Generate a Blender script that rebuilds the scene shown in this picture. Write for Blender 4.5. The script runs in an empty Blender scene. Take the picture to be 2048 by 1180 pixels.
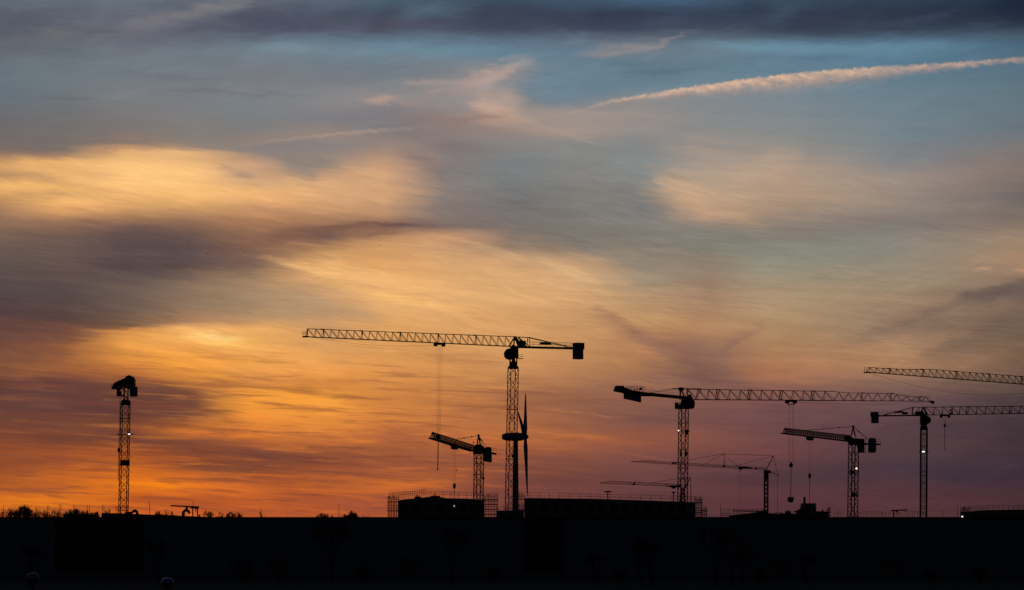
import bpy, math, random
from mathutils import Vector, Matrix
R = math.radians
sc = bpy.context.scene
col = sc.collection
F = 7680.0                      # focal length in pixels of a 2048 px wide frame (135 mm on 36 mm)
HOR = 1036.0                    # image row of the true horizon
TILT = math.atan((HOR - 590) / F)
CZ = 10.0

# ------------------------------------------------------------------ camera
cam = bpy.data.cameras.new('camera'); camo = bpy.data.objects.new('camera', cam); col.objects.link(camo)
cam.lens = 135; cam.sensor_width = 36; cam.clip_start = 0.5; cam.clip_end = 60000
camo.location = (0, 0, CZ); camo.rotation_euler = (math.pi / 2 + TILT, 0, 0)
sc.camera = camo

# ------------------------------------------------------------------ sky (world)
SUN_AZ, SUN_EL = -5.2, 0.3
world = bpy.data.worlds.new('World'); sc.world = world; world.use_nodes = True
nt = world.node_tree; nt.nodes.clear()
def lin(c):
    c = c / 255.0
    return c / 12.92 if c <= 0.04045 else ((c + 0.055) / 1.055) ** 2.4
def rgb(t): return (lin(t[0]), lin(t[1]), lin(t[2]), 1)
def N(t, **k):
    n = nt.nodes.new(t)
    for a, b in k.items(): setattr(n, a, b)
    return n
def put(n, i, v):
    if v is None: return
    s = n.inputs[i]
    if isinstance(v, bpy.types.NodeSocket): nt.links.new(v, s)
    else: s.default_value = v
def M(op, a, b=None, c=None, clamp=False):
    n = N('ShaderNodeMath', operation=op); n.use_clamp = clamp
    put(n, 0, a); put(n, 1, b)
    if c is not None: put(n, 2, c)
    return n.outputs[0]
def SS(x, a, b, lo=0.0, hi=1.0, mode='SMOOTHSTEP'):
    n = N('ShaderNodeMapRange', interpolation_type=mode)
    put(n, 0, x); put(n, 1, a); put(n, 2, b); put(n, 3, lo); put(n, 4, hi)
    return n.outputs[0]
def MIX(f, a, b, bt='MIX'):
    n = N('ShaderNodeMix', data_type='RGBA', blend_type=bt); n.clamp_factor = True
    put(n, 0, f); put(n, 6, a); put(n, 7, b)
    return n.outputs[2]
def VEC(x, y, z=0.0):
    n = N('ShaderNodeCombineXYZ'); put(n, 0, x); put(n, 1, y); put(n, 2, z); return n.outputs[0]
def NOISE(v, scale=1.0, detail=4, rough=0.55, dist=0.0):
    n = N('ShaderNodeTexNoise', noise_dimensions='3D'); put(n, 'Vector', v)
    n.inputs['Scale'].default_value = scale; n.inputs['Detail'].default_value = detail
    n.inputs['Roughness'].default_value = rough; n.inputs['Distortion'].default_value = dist
    return n
geo = N('ShaderNodeTexCoord')
sep = N('ShaderNodeSeparateXYZ'); nt.links.new(geo.outputs['Generated'], sep.inputs[0])
dx, dy, dz = sep.outputs
# azimuth and elevation of the looking direction, in units of 1/F radian (about 7.5 thousandths of a degree)
U = M('MULTIPLY_ADD', M('ARCTAN2', dx, dy), F, 1024.0)
Vv = M('MULTIPLY_ADD', M('ARCSINE', dz), -F, HOR)

# wind-drawn warp fields
def field(us, vs, shear, seed, detail=5, rough=0.55, dist=0.0):
    vv = M('MULTIPLY_ADD', U, -shear, Vv)
    return NOISE(VEC(M('DIVIDE', U, us), M('DIVIDE', vv, vs), seed), 1.0, detail, rough, dist)
wA = field(260, 70, 0.06, 3.1, 4, 0.5)
wB = field(120, 9, 0.085, 7.7, 4, 0.6)
wsep = N('ShaderNodeSeparateColor'); nt.links.new(wA.outputs['Color'], wsep.inputs[0])
Uw = M('MULTIPLY_ADD', M('SUBTRACT', wsep.outputs[0], 0.5), 100.0, U)
Vw = M('MULTIPLY_ADD', M('SUBTRACT', wsep.outputs[1], 0.5), 30.0, Vv)
Vw = M('MULTIPLY_ADD', M('SUBTRACT', wB.outputs[0], 0.5), 15.0, Vw)
Uw = M('MULTIPLY_ADD', M('SUBTRACT', wB.outputs[0], 0.5), 60.0, Uw)

COLS = {
0: [(0,98,106,116),(40,86,93,104),(80,92,96,106),(120,102,108,116),(150,104,116,124),(200,104,114,122),(240,108,108,110),(280,112,106,104),(308,120,106,100),(318,160,125,98),(335,212,160,104),(355,186,142,100),(380,240,180,108),(405,195,145,95),(425,160,122,92),(460,130,102,85),(500,108,87,80),(530,98,84,78),(580,86,72,72),(620,82,64,66),(650,98,68,62),(690,112,74,60),(720,128,80,58),(745,130,82,60),(770,98,62,56),(820,100,64,58),(860,112,64,50),(900,140,74,44),(950,145,76,44),(985,195,100,36),(1005,220,118,30),(1028,175,80,35)],
256: [(0,104,116,126),(40,98,102,114),(80,104,106,118),(120,112,120,126),(160,116,124,130),(210,122,122,124),(260,124,118,116),(292,146,122,108),(306,215,165,112),(340,252,198,128),(380,252,194,124),(400,235,178,112),(430,190,140,95),(460,108,83,78),(500,94,77,76),(540,86,71,72),(580,112,94,84),(620,106,86,76),(652,118,88,68),(664,215,145,75),(690,232,158,74),(720,225,145,65),(745,180,105,58),(775,108,67,55),(820,98,60,54),(860,120,68,48),(880,105,62,50),(910,170,85,40),(945,215,110,32),(970,232,120,26),(1000,180,85,36),(1028,200,95,36)],
512: [(0,98,102,114),(30,80,86,100),(60,82,86,102),(80,98,110,122),(100,112,128,138),(140,118,122,128),(180,122,126,132),(220,122,128,132),(260,124,122,122),(285,145,130,122),(300,130,124,122),(330,196,155,125),(360,195,155,122),(390,238,180,118),(415,205,150,105),(450,160,115,85),(490,140,102,82),(530,125,98,84),(560,162,130,100),(610,165,135,105),(640,185,145,105),(665,235,170,100),(690,238,172,95),(730,235,160,80),(760,215,140,75),(800,248,160,62),(840,238,145,58),(870,200,110,55),(900,120,68,52),(940,130,72,50),(980,195,98,44),(1028,185,88,44)],
768: [(0,76,96,112),(30,72,82,98),(60,82,86,102),(85,98,118,136),(105,112,136,150),(140,112,122,132),(170,124,128,134),(200,150,140,138),(220,130,124,128),(255,125,122,124),(290,150,132,124),(320,185,148,122),(350,210,162,122),(400,205,158,116),(430,185,142,108),(450,110,82,76),(470,160,118,90),(490,205,152,102),(530,225,165,105),(570,240,180,115),(610,225,170,110),(650,222,162,100),(700,218,155,90),(750,225,150,80),(790,205,130,68),(830,215,132,64),(860,185,105,62),(900,160,90,56),(940,150,82,54),(970,200,105,45),(1000,165,85,55),(1028,155,78,55)],
1024: [(0,60,76,94),(30,58,66,84),(60,70,76,94),(85,94,114,134),(110,104,132,148),(140,130,134,138),(175,130,134,138),(205,130,132,136),(230,165,146,134),(250,160,138,128),(280,140,132,128),(320,124,128,130),(370,120,124,124),(410,116,112,112),(460,124,114,108),(495,150,126,108),(520,205,160,118),(560,215,165,115),(600,222,170,115),(640,215,160,105),(700,212,155,98),(750,195,135,85),(785,165,108,75),(810,160,102,70),(840,175,108,68),(880,185,108,60),(910,150,85,62),(940,125,75,60),(980,120,68,60),(1028,105,62,62)],
1280: [(0,72,98,122),(30,56,66,86),(60,68,78,96),(85,105,116,128),(105,110,122,132),(130,98,120,134),(170,104,130,144),(190,120,134,142),(205,145,140,138),(230,150,140,136),(280,134,134,134),(330,132,138,138),(380,130,128,124),(420,122,120,118),(470,128,122,114),(520,140,130,115),(560,160,142,120),(590,185,150,115),(640,188,145,100),(680,178,128,90),(720,178,124,85),(760,150,105,82),(800,135,90,76),(840,120,80,72),(880,150,88,66),(920,120,74,68),(960,105,66,64),(1028,92,56,58)],
1536: [(0,58,74,94),(30,54,66,84),(60,60,70,88),(78,78,92,108),(95,104,136,154),(120,98,122,140),(150,100,128,144),(200,122,134,142),(240,128,136,140),(290,146,142,136),(340,180,156,135),(390,180,150,125),(420,165,140,120),(460,135,126,116),(510,136,136,122),(540,150,142,122),(590,168,144,115),(640,178,145,108),(690,175,132,95),(740,170,115,82),(770,145,98,80),(810,112,76,76),(850,112,76,76),(900,110,68,68),(950,82,56,62),(1000,90,54,58),(1028,86,52,56)],
1792: [(0,50,68,86),(30,46,58,74),(65,54,64,80),(82,80,104,124),(100,98,132,152),(125,90,124,146),(160,100,126,140),(220,112,130,140),(280,116,130,138),(330,130,130,132),(370,160,143,132),(410,145,132,122),(450,128,120,116),(500,136,132,122),(550,150,136,116),(600,160,134,108),(650,140,116,98),(690,165,128,98),(730,172,128,94),(765,135,102,88),(800,108,80,80),(850,85,62,68),(900,85,62,66),(940,72,54,64),(980,82,54,60),(1028,88,54,56)],
2048: [(0,32,46,62),(30,34,46,62),(55,46,58,74),(75,70,88,104),(100,76,104,124),(140,88,112,128),(200,98,118,128),(260,104,116,124),(300,122,118,118),(350,132,116,108),(400,112,104,102),(440,128,112,102),(480,158,132,110),(530,165,132,105),(555,150,120,100),(585,110,92,84),(620,128,102,86),(670,112,90,76),(720,120,94,76),(760,105,82,70),(800,78,62,64),(850,68,54,60),(900,66,50,56),(950,56,44,56),(990,76,48,54),(1028,70,46,50)],
}
def col_at(x, y):
    st = COLS[x]
    for a, b in zip(st, st[1:]):
        if a[0] <= y <= b[0]:
            t = (y - a[0]) / (b[0] - a[0]); return [a[k] + (b[k] - a[k]) * t for k in (1, 2, 3)]
    return list((st[0] if y < st[0][0] else st[-1])[1:])
def between(x, xa, xb, over):
    t = (x - xa) / (xb - xa); lo, hi = min(o[0] for o in over), max(o[0] for o in over); ks = sorted(set([0, 30, 60, 85, 105, 140, 175, 205, 240, 270, 300, 330, 360, 390, 420, 450, 480, 520, 560, 600, 650, 700, 750, 800, 840, 880, 920, 960, 1000, 1028]))
    out = [(y,) + tuple(a * (1 - t) + b * t for a, b in zip(col_at(xa, y), col_at(xb, y))) for y in ks if (y < lo - 8 or y > hi + 8) and not any(abs(y - o[0]) < 8 for o in over)] + list(over)
    out.sort()
    while len(out) > 31:        # drop the stop that matters least
        def err(i):
            a, m, b = out[i-1], out[i], out[i+1]; u = (m[0] - a[0]) / (b[0] - a[0])
            return sum(abs(m[k] - (a[k] + (b[k] - a[k]) * u)) for k in (1, 2, 3)) * (b[0] - a[0])
        out.pop(min(range(1, len(out) - 1), key=err))
    return out
EXTRA = {
 128: (0, 256, [(285,118,110,106),(306,126,112,104),(318,172,134,104),(328,224,170,108),(350,205,155,105),(375,228,172,108),(390,192,146,102),(410,244,184,112),(430,220,160,105),(450,150,112,88),(480,115,90,80),(500,104,84,78),(580,92,76,73),(640,92,68,64),(658,126,82,64),(690,138,88,62),(720,150,94,60),(745,160,98,58),(765,105,66,57),(820,99,62,56),(860,120,70,52),(880,110,64,50),(905,165,85,46),(930,150,78,46),(950,185,96,42),(975,200,104,38),(1003,235,125,32),(1028,185,88,38)]),
 384: (256, 512, [(290,135,125,118),(302,150,130,116),(312,225,175,122),(350,240,188,128),(380,252,194,124),(400,240,182,114),(420,205,150,102),(440,150,112,86),(470,112,88,78),(510,94,78,76),(540,92,76,72),(570,135,112,94),(620,140,112,90),(650,170,125,92),(664,245,180,105),(690,235,162,86),(730,245,160,66),(760,200,125,60),(785,125,76,56),(830,104,66,54),(850,140,82,52),(865,190,106,50),(885,118,70,52),(910,160,84,46),(930,130,70,48),(955,215,110,40),(975,225,115,36),(1000,165,78,42),(1028,205,98,40)]),
 640: (512, 768, [(270,150,134,124),(290,134,126,124),(330,148,132,120),(360,210,164,124),(390,215,165,120),(420,200,150,108),(440,170,125,92),(460,135,100,82),(475,110,84,78),(490,150,110,84),(510,200,150,100),(550,225,170,112),(590,200,155,112),(640,195,150,108),(700,225,162,98),(750,236,155,76),(765,205,130,66),(800,242,158,64),(860,225,135,60),(890,190,106,56),(920,120,68,52),(950,175,90,46),(980,170,86,48),(1028,170,82,48)]),
 896: (768, 1024, [(240,140,122,118),(290,134,124,122),(330,132,122,120),(370,136,124,118),(430,136,120,114),(455,125,106,98),(475,195,148,110),(500,205,155,112),(550,225,172,115)]),
 1152: (1024, 1280, [(110,100,124,142),(170,106,130,144),(210,130,134,138),(225,156,144,138),(260,162,146,136),(290,134,134,132),(470,126,120,112),(500,135,122,110),(530,200,160,120),(560,210,166,120),(600,210,160,112)]),
 1408: (1280, 1536, [(280,146,138,134),(330,160,148,138),(360,175,155,138),(390,205,168,132),(430,185,152,124),(450,140,128,116),(480,126,124,116),(660,178,132,96),(680,165,120,92),(710,138,100,86),(740,140,100,84),(770,130,92,80)]),
}
_new = {x: between(x, *v) for x, v in EXTRA.items()}
COLS.update(_new)
vn = M('DIVIDE', Vw, 1040.0)
cur = None; prev = None
for x in sorted(COLS):
    r = N('ShaderNodeValToRGB'); cr = r.color_ramp; cr.interpolation = 'LINEAR'
    st = COLS[x]
    cr.elements[0].position = st[0][0] / 1040.0; cr.elements[0].color = rgb(st[0][1:])
    cr.elements[1].position = st[-1][0] / 1040.0; cr.elements[1].color = rgb(st[-1][1:])
    for s in st[1:-1]:
        e = cr.elements.new(s[0] / 1040.0); e.color = rgb(s[1:])
    nt.links.new(vn, r.inputs[0])
    if cur is None: cur = r.outputs[0]
    else: cur = MIX(SS(Uw, prev, x, mode='LINEAR'), cur, r.outputs[0])
    prev = x
# cloud banks and wisps: (azimuth, elevation centre, half length, half width, tilt deg (+ = falls to the right), colour, opacity, streakiness)
wC = field(150, 14, 0.10, 21.0, 4, 0.6)        # filaments
stk = SS(wC.outputs[0], 0.35, 0.68)
wD = NOISE(VEC(M('DIVIDE', U, 70.0), M('DIVIDE', Vv, 34.0), 31.0), 1.0, 4, 0.6)
blot = SS(wD.outputs[0], 0.35, 0.65)
P2 = VEC(M('MULTIPLY_ADD', M('SUBTRACT', wD.outputs[0], 0.5), 80.0, M('MULTIPLY_ADD', M('SUBTRACT', wB.outputs[0], 0.5), 60.0, U)),
         M('MULTIPLY_ADD', M('SUBTRACT', wC.outputs[0], 0.5), 20.0, M('MULTIPLY_ADD', M('SUBTRACT', wD.outputs[0], 0.5), 30.0, Vv)), 0.0)
def stroke(cx, cy, L, W, ang, c, op, k=0.4, soft=0.0, tex=None):
    global cur
    m = N('ShaderNodeMapping', vector_type='TEXTURE')
    q = N('ShaderNodeVectorMath', operation='MULTIPLY_ADD'); put(q, 0, cur); put(q, 1, (1e-9, 1e-9, 1e-9)); put(q, 2, P2)   # keeps node evaluation in order
    nt.links.new(q.outputs[0], m.inputs[0])
    m.inputs['Location'].default_value = (cx, cy, 0); m.inputs['Rotation'].default_value = (0, 0, R(ang)); m.inputs['Scale'].default_value = (L, W, 1)
    l = N('ShaderNodeVectorMath', operation='LENGTH'); nt.links.new(m.outputs[0], l.inputs[0])
    mask = SS(l.outputs['Value'], 1.0, soft, 0.0, op)
    if k > 0: mask = M('MULTIPLY', mask, SS(tex or stk, 0.0, 1.0, 1.0 - k, 1.0, 'LINEAR'))
    cur = MIX(mask, cur, rgb(c))
STROKES = []
#STROKES_BEGIN
STROKES += [
 # upper left grey mottling
 (60,40,120,30,0,(84,90,104),.5,.6), (250,70,130,22,-6,(92,94,110),.5,.5), (310,50,210,34,-15,(126,121,124),.55,.5,.0,'b'), (430,18,110,26,-10,(128,126,130),.6,.5,.0,'b'), (130,70,150,20,-12,(116,112,114),.5,.5), (60,20,120,16,0,(108,114,124),.5,.6), (200,130,220,10,2,(118,122,128),.5,.5),(350,158,190,6,2,(106,110,120),.5,.5),(450,190,200,5,1,(108,108,116),.5,.5),(120,205,170,5,1,(96,104,114),.4,.5), (190,68,90,14,0,(88,86,98),.5,.5,.1,'b'), (270,85,80,18,-10,(96,98,112),.5,.5,.1,'b'), (110,110,60,14,0,(94,100,108),.4,.5,.1,'b'),
 (420,20,120,18,-15,(128,124,128),.5,.6),
 # dark top bank
 (560,45,150,40,-3,(78,80,98),.7,.3), (760,52,110,22,0,(76,76,92),.6,.3), (1000,40,160,38,0,(58,64,82),.7,.3), (1230,42,170,34,-4,(54,58,78),.7,.3), (1400,25,110,30,0,(58,74,94),.5,.5),
 (1500,20,60,26,-10,(44,54,72),.6,.3),(1640,45,130,28,-8,(50,54,74),.7,.3), (1900,35,190,30,0,(38,48,66),.6,.4), (2030,15,90,50,0,(28,40,58),.7,.2),
 (850,25,90,22,-10,(84,102,118),.4,.4),
 # pale blue slot
 (900,98,280,14,2,(106,138,156),.5,.3), (1560,98,260,14,1,(108,142,162),.5,.3), (1820,100,170,18,-1,(98,134,156),.5,.3), (560,98,130,10,0,(114,136,148),.4,.4),
 (1330,145,130,10,-6,(84,102,118),.45,.3), (1620,120,120,7,0,(86,106,124),.4,.4), (1250,132,60,8,-4,(88,108,126),.4,.4),
 # wisp by the slot
 (1250,100,120,16,-6,(150,140,142),.75,.3), (1340,85,70,9,-22,(148,138,140),.6,.3), (1200,110,70,10,-3,(140,136,140),.4,.3),
 # swirl pillar
 (940,180,170,60,-14,(150,140,138),.6,.4,.2,'b'), (1000,145,90,24,-26,(182,160,150),.85,.4,.2,'b'), (950,168,130,22,-16,(174,152,144),.7,.5,.2,'b'), (985,200,80,34,0,(186,160,146),.8,.3,.3,'b'), (1005,225,80,22,14,(200,166,144),.85,.2,.2), (870,170,110,16,6,(166,148,142),.6,.5,.1,'b'), (990,240,90,14,5,(190,152,130),.7,.3), (840,165,60,10,-5,(170,150,142),.5,.4), (940,240,130,10,-8,(140,118,112),.55,.3),
 (760,200,50,13,0,(184,158,142),.75,.2), (800,205,60,6,4,(170,146,136),.5,.2),
 (1150,165,130,52,-4,(104,128,144),.9,.1,.4), (1085,185,60,36,20,(110,130,142),.8,.1,.3),
 # dark drifting veil under the swirl
 (870,285,140,30,20,(128,118,118),.6,.5), (840,320,90,26,30,(126,112,110),.55,.4), (930,300,110,16,3,(124,112,112),.5,.5),
 (1200,245,260,34,2,(156,144,138),.7,.4,.3), (1100,262,150,20,6,(168,148,136),.6,.4), (1190,215,160,10,-6,(150,138,136),.6,.3), (1150,275,110,7,16,(170,152,140),.5,.4), (1500,240,170,40,2,(134,138,142),.4,.3),
 # big golden bank at the left
 (120,345,150,26,3,(250,190,120),.6,.4), (370,318,130,16,8,(225,176,124),.6,.3), (310,350,230,34,2,(255,200,130),.75,.35), (520,355,60,30,38,(214,168,126),.6,.4), (470,395,200,20,5,(250,190,122),.6,.4),
 (130,385,200,13,5,(250,190,112),.6,.4), (100,362,130,9,10,(190,142,104),.55,.4), (460,340,60,10,20,(175,140,118),.5,.4),(480,352,40,8,0,(160,132,118),.5,.3),
 (250,303,110,9,-3,(170,130,110),.6,.4), (640,380,120,30,15,(228,176,122),.5,.5), (740,360,100,60,10,(212,166,124),.5,.5), (600,335,62,34,34,(132,126,122),.6,.2,.2), (620,300,130,14,-5,(134,128,124),.6,.2), (560,312,50,14,20,(138,128,122),.6,.1), (200,288,240,12,1,(122,112,108),.5,.3), (40,312,70,5,2,(150,122,102),.4,.5),
 # dark lens below it
 (330,500,230,40,4,(92,76,76),.75,.25), (240,480,120,26,-12,(98,80,76),.6,.3), (560,478,200,17,-12,(128,92,76),.7,.3), (690,455,120,11,-6,(118,86,76),.7,.2), (790,452,80,6,4,(104,78,74),.8,.1),(760,470,60,8,-6,(120,86,74),.5,.1), (420,440,160,12,9,(170,122,90),.5,.6),
 (600,430,140,10,8,(165,120,92),.5,.5),
 # grey brown left centre
 (100,590,220,40,4,(84,72,72),.5,.4), (300,590,120,9,8,(120,96,80),.4,.6), (450,600,170,36,2,(150,124,98),.6,.4), (560,600,110,30,4,(172,142,108),.4,.4),
 # long pale arch, centre
 (640,545,110,18,16,(236,180,116),.6,.4), (770,560,200,26,10,(242,186,120),.55,.5), (960,545,200,40,14,(216,166,114),.5,.5), (1130,540,90,12,22,(214,172,124),.6,.4), (850,605,150,12,12,(244,184,112),.5,.4), (700,625,120,18,10,(196,154,112),.5,.3), (900,500,120,12,6,(198,154,114),.5,.4),
 (1150,480,150,26,22,(124,118,112),.7,.3), (1090,430,160,26,14,(118,114,112),.5,.5), (1240,560,90,14,30,(196,158,118),.4,.4),
 # right bright wisps
 (1430,375,170,66,10,(178,154,132),.7,.4,.2), (1375,385,90,44,26,(206,168,132),.7,.35,.0), (1440,418,130,34,22,(190,156,126),.6,.4,.0), (1350,372,70,20,16,(196,164,134),.5,.5,.0), (1510,345,130,40,-24,(184,160,138),.65,.4,.2), (1400,300,140,8,4,(168,152,140),.6,.4),(1470,322,120,7,8,(174,156,140),.5,.4),(1650,390,220,34,4,(170,148,128),.5,.4), (1420,310,110,9,3,(172,154,138),.5,.6), (1450,285,120,6,8,(166,152,138),.45,.5), (1340,370,50,12,10,(180,154,132),.6,.4),
 (1480,440,80,8,20,(186,150,118),.5,.3), (1290,420,70,40,20,(122,120,118),.6,.2), (1640,400,170,16,4,(176,148,124),.5,.5), (1960,330,90,22,-14,(140,122,114),.5,.5),
 (1700,440,170,10,4,(136,120,112),.5,.4), (1960,540,30,5,6,(190,150,116),.7,.2), (2035,545,22,5,6,(196,146,108),.7,.2),
 # green grey slot
 (1600,500,260,22,1,(136,138,124),.5,.2), (1780,460,150,10,0,(136,128,122),.4,.3),
 # dark V and rays at the right
 (1310,690,210,26,24,(156,112,88),.6,.3,.1), (1390,715,120,44,30,(134,96,82),.65,.4,.0), (1450,690,120,40,-30,(156,116,92),.45,.4), (1440,750,130,24,14,(120,86,78),.6,.4,.0), (1340,740,140,14,14,(150,104,82),.5,.6), (1390,770,180,16,4,(136,94,82),.5,.5), (1300,770,120,8,6,(180,124,88),.5,.5), (1240,640,110,7,30,(178,130,95),.5,.3),
 (1860,635,240,24,-20,(130,106,90),.65,.2,.1), (2010,590,110,26,-14,(106,90,84),.7,.2,.1), (1970,680,190,34,-20,(114,94,82),.6,.3,.1), (1760,650,160,16,-18,(144,118,98),.5,.3),
 (1550,755,130,16,4,(172,116,84),.5,.4), (1680,700,150,20,0,(176,132,96),.4,.4),
 # lower left fire
 (120,770,190,20,2,(96,62,58),.5,.5), (350,790,110,26,10,(104,66,56),.75,.3), (430,826,60,9,8,(106,66,54),.75,.2), (270,760,110,14,10,(120,72,56),.4,.3),
 (420,680,100,14,6,(255,196,110),.85,.3,.0,'b'), (300,668,130,8,3,(240,165,85),.6,.5), (250,690,90,16,6,(236,158,74),.5,.5), (350,710,160,12,8,(252,168,72),.55,.5), (400,745,130,9,14,(250,165,66),.6,.4), (560,790,180,24,8,(252,160,60),.6,.5), (480,830,160,11,6,(246,146,54),.55,.5),
 (640,762,120,4,7,(205,128,66),.7,.2), (560,752,70,3,3,(205,130,70),.5,.2),
 (200,700,120,20,4,(200,125,66),.4,.6), (90,735,100,7,3,(150,96,62),.5,.6),
 (420,868,130,6,4,(224,120,50),.6,.4), (360,900,160,10,5,(112,64,50),.6,.4), (560,915,160,10,5,(118,66,52),.6,.4), (600,960,150,7,4,(128,70,50),.6,.5), (480,945,110,6,0,(200,104,44),.5,.5),
 (130,955,130,8,2,(205,104,38),.6,.6), (60,993,90,8,-3,(236,128,30),.8,.4), (330,968,120,13,1,(250,136,20),.85,.3), (240,1008,110,7,2,(226,116,32),.7,.4), (330,1000,110,9,2,(168,78,36),.5,.5), (450,985,90,5,2,(222,112,44),.6,.4), (180,930,70,6,8,(200,106,50),.5,.5), (520,990,140,5,3,(205,102,46),.5,.5),
 (100,865,150,6,3,(150,86,56),.5,.7), (180,835,90,5,3,(136,80,56),.5,.5), (70,900,130,10,3,(120,66,48),.4,.6),
 (850,970,110,12,-4,(212,112,44),.6,.4), (820,845,130,5,4,(232,142,62),.5,.5), (900,800,140,5,5,(188,118,70),.5,.5), (860,875,120,6,3,(150,88,58),.5,.5), (720,880,90,6,4,(216,122,60),.5,.5), (930,900,150,5,3,(188,104,60),.5,.5),
 (1120,790,130,10,3,(152,100,74),.5,.5), (1190,800,90,7,3,(140,94,74),.5,.4), (1130,870,160,6,5,(196,116,64),.6,.4), (1210,880,120,8,5,(176,100,62),.5,.4), (1180,830,140,4,5,(186,118,74),.5,.5), (1120,925,150,9,3,(118,72,60),.5,.5), (1290,915,80,5,10,(150,88,64),.5,.4),
 (1500,905,160,9,2,(118,72,68),.4,.5), (1620,960,200,20,2,(74,52,60),.4,.4), (1480,980,140,14,0,(100,60,60),.4,.4), (1930,950,150,24,0,(58,46,58),.5,.3), (1900,860,160,12,3,(76,58,66),.4,.4),
]
STROKES += [
 (620,612,190,30,9,(172,142,110),.65,.3,.1), (760,592,170,14,13,(246,188,116),.7,.4,.1), (600,535,120,12,14,(244,190,124),.6,.4), (1140,545,110,14,26,(216,176,128),.7,.4), (1000,505,120,10,16,(214,170,124),.5,.5),(1210,590,90,9,30,(204,164,120),.5,.4),
 (425,678,84,15,5,(255,206,124),.9,.35,.1,'b'), (480,690,60,8,12,(255,190,104),.6,.4),(60,668,170,34,0,(98,68,63),.65,.3,.1), (50,712,130,22,0,(112,74,60),.5,.4), (110,800,230,34,3,(94,60,58),.55,.3,.2), (330,812,150,34,10,(98,62,56),.65,.25,.2), (60,860,110,12,0,(104,62,54),.5,.4),
 (560,915,230,14,5,(112,64,52),.6,.35), (420,935,130,9,4,(122,70,50),.6,.4), (640,945,160,8,2,(128,72,50),.55,.4), (230,880,130,10,2,(112,66,50),.55,.4),
 (1270,668,150,18,34,(150,108,88),.65,.35,.1), (1350,708,120,28,30,(138,98,82),.6,.4,.0), (1405,735,84,36,30,(122,86,76),.65,.4,.0), (1455,700,75,16,-40,(136,100,88),.65,.3,.1), (1495,668,70,12,-38,(154,120,98),.5,.3), (1430,762,120,14,10,(108,76,76),.6,.3),
 (1830,640,260,16,-19,(128,104,90),.6,.3,.1), (1990,588,120,20,-16,(102,88,82),.7,.3,.2), (1950,672,160,16,-22,(116,96,84),.6,.3,.1), (1700,668,120,12,-14,(150,124,100),.5,.3), (2020,640,80,30,-10,(110,92,82),.5,.3,.1),
 (880,20,110,28,0,(84,104,120),.65,.4,.0,'b'), (640,18,100,26,-10,(90,98,114),.6,.4,.0,'b'), (1150,72,140,12,-3,(92,108,126),.6,.4,.0,'b'), (1330,6,120,13,0,(66,92,116),.75,.3,.0), (1570,30,80,34,-40,(64,80,98),.6,.4,.0,'b'), (1810,50,170,15,-10,(62,76,94),.6,.4,.0,'b'), (1960,64,110,10,-8,(60,76,94),.6,.4,.0,'b'), (1440,64,110,10,-6,(76,86,102),.5,.4,.0,'b'), (760,40,60,26,-30,(66,68,86),.5,.4,.0,'b'),
 (420,682,130,24,5,(255,190,96),.6,.3,.0), (440,676,70,12,4,(255,214,136),.75,.3,.0,'b'),
 (180,352,110,10,6,(214,162,112),.5,.6,.0), (250,392,150,7,8,(206,152,106),.4,.6,.0), (330,372,120,6,6,(255,206,136),.5,.6,.0), (520,408,150,7,8,(196,144,106),.45,.6,.0), (700,402,110,12,10,(190,146,114),.4,.6,.0,'b'), (800,350,60,40,0,(186,146,120),.45,.5,.0,'b'),
]
#STROKES_END
for s in STROKES:
    stroke(*s[:8], soft=(s[8] if len(s) > 8 else 0.15), tex=(blot if len(s) > 9 else None))
# old vapour trail, frayed by the wind: ridge line over azimuth, width over azimuth
fc = N('ShaderNodeFloatCurve'); un = M('DIVIDE', U, 2100.0); nt.links.new(un, fc.inputs['Value'])
cv = fc.mapping.curves[0]
TR = [(380,300),(500,289),(640,272),(740,262),(900,250),(1050,240),(1150,224),(1220,204),(1300,190),(1400,175),(1500,162),(1600,151),(1750,141),(1900,134),(2048,126)]
cv.points[0].location = (0.0, 330 / 400); cv.points[1].location = (1.0, 124 / 400)
for x, y in TR: cv.points.new(x / 2100.0, y / 400)
fc.mapping.update()
curl = NOISE(VEC(M('DIVIDE', U, 14.0), M('DIVIDE', Vv, 22.0), 4.0), 1.0, 4, 0.65)
fray = NOISE(VEC(M('DIVIDE', M('MULTIPLY_ADD', Vv, 0.45, U), 46.0), M('DIVIDE', M('MULTIPLY_ADD', U, -0.42, Vv), 9.0), 9.0), 1.0, 4, 0.6, 0.3)
dd = M('SUBTRACT', Vv, M('MULTIPLY', fc.outputs[0], 400.0))
dd = M('MULTIPLY_ADD', M('SUBTRACT', curl.outputs[0], 0.5), 15.0, dd)
wf = N('ShaderNodeFloatCurve'); nt.links.new(un, wf.inputs['Value']); cw = wf.mapping.curves[0]
cw.points[0].location = (0, 0.0); cw.points[1].location = (1, 0.09)
for x, w_ in [(400,0.0),(500,.06),(700,.09),(900,.1),(1100,.08),(1230,.10),(1330,.20),(1450,.32),(1580,.40),(1700,.36),(1800,.24),(1900,.15),(2000,.10)]: cw.points.new(x / 2100.0, w_)
wf.mapping.update()
wid = M('MULTIPLY', wf.outputs[0], 100.0)
top = SS(dd, -5.0, 2.0)
low = SS(M('DIVIDE', M('MULTIPLY_ADD', M('SUBTRACT', fray.outputs[0], 0.5), 22.0, dd), M('MAXIMUM', wid, 1.0)), 1.15, 0.2)
tm = M('MULTIPLY', M('MULTIPLY', top, low), SS(wid, 2.0, 12.0, 0.0, 1.0))
ridge = SS(M('DIVIDE', dd, M('MAXIMUM', wid, 1.0)), 0.75, 0.0)
tcol = MIX(ridge, rgb((172, 148, 136)), rgb((230, 188, 156)))
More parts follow.
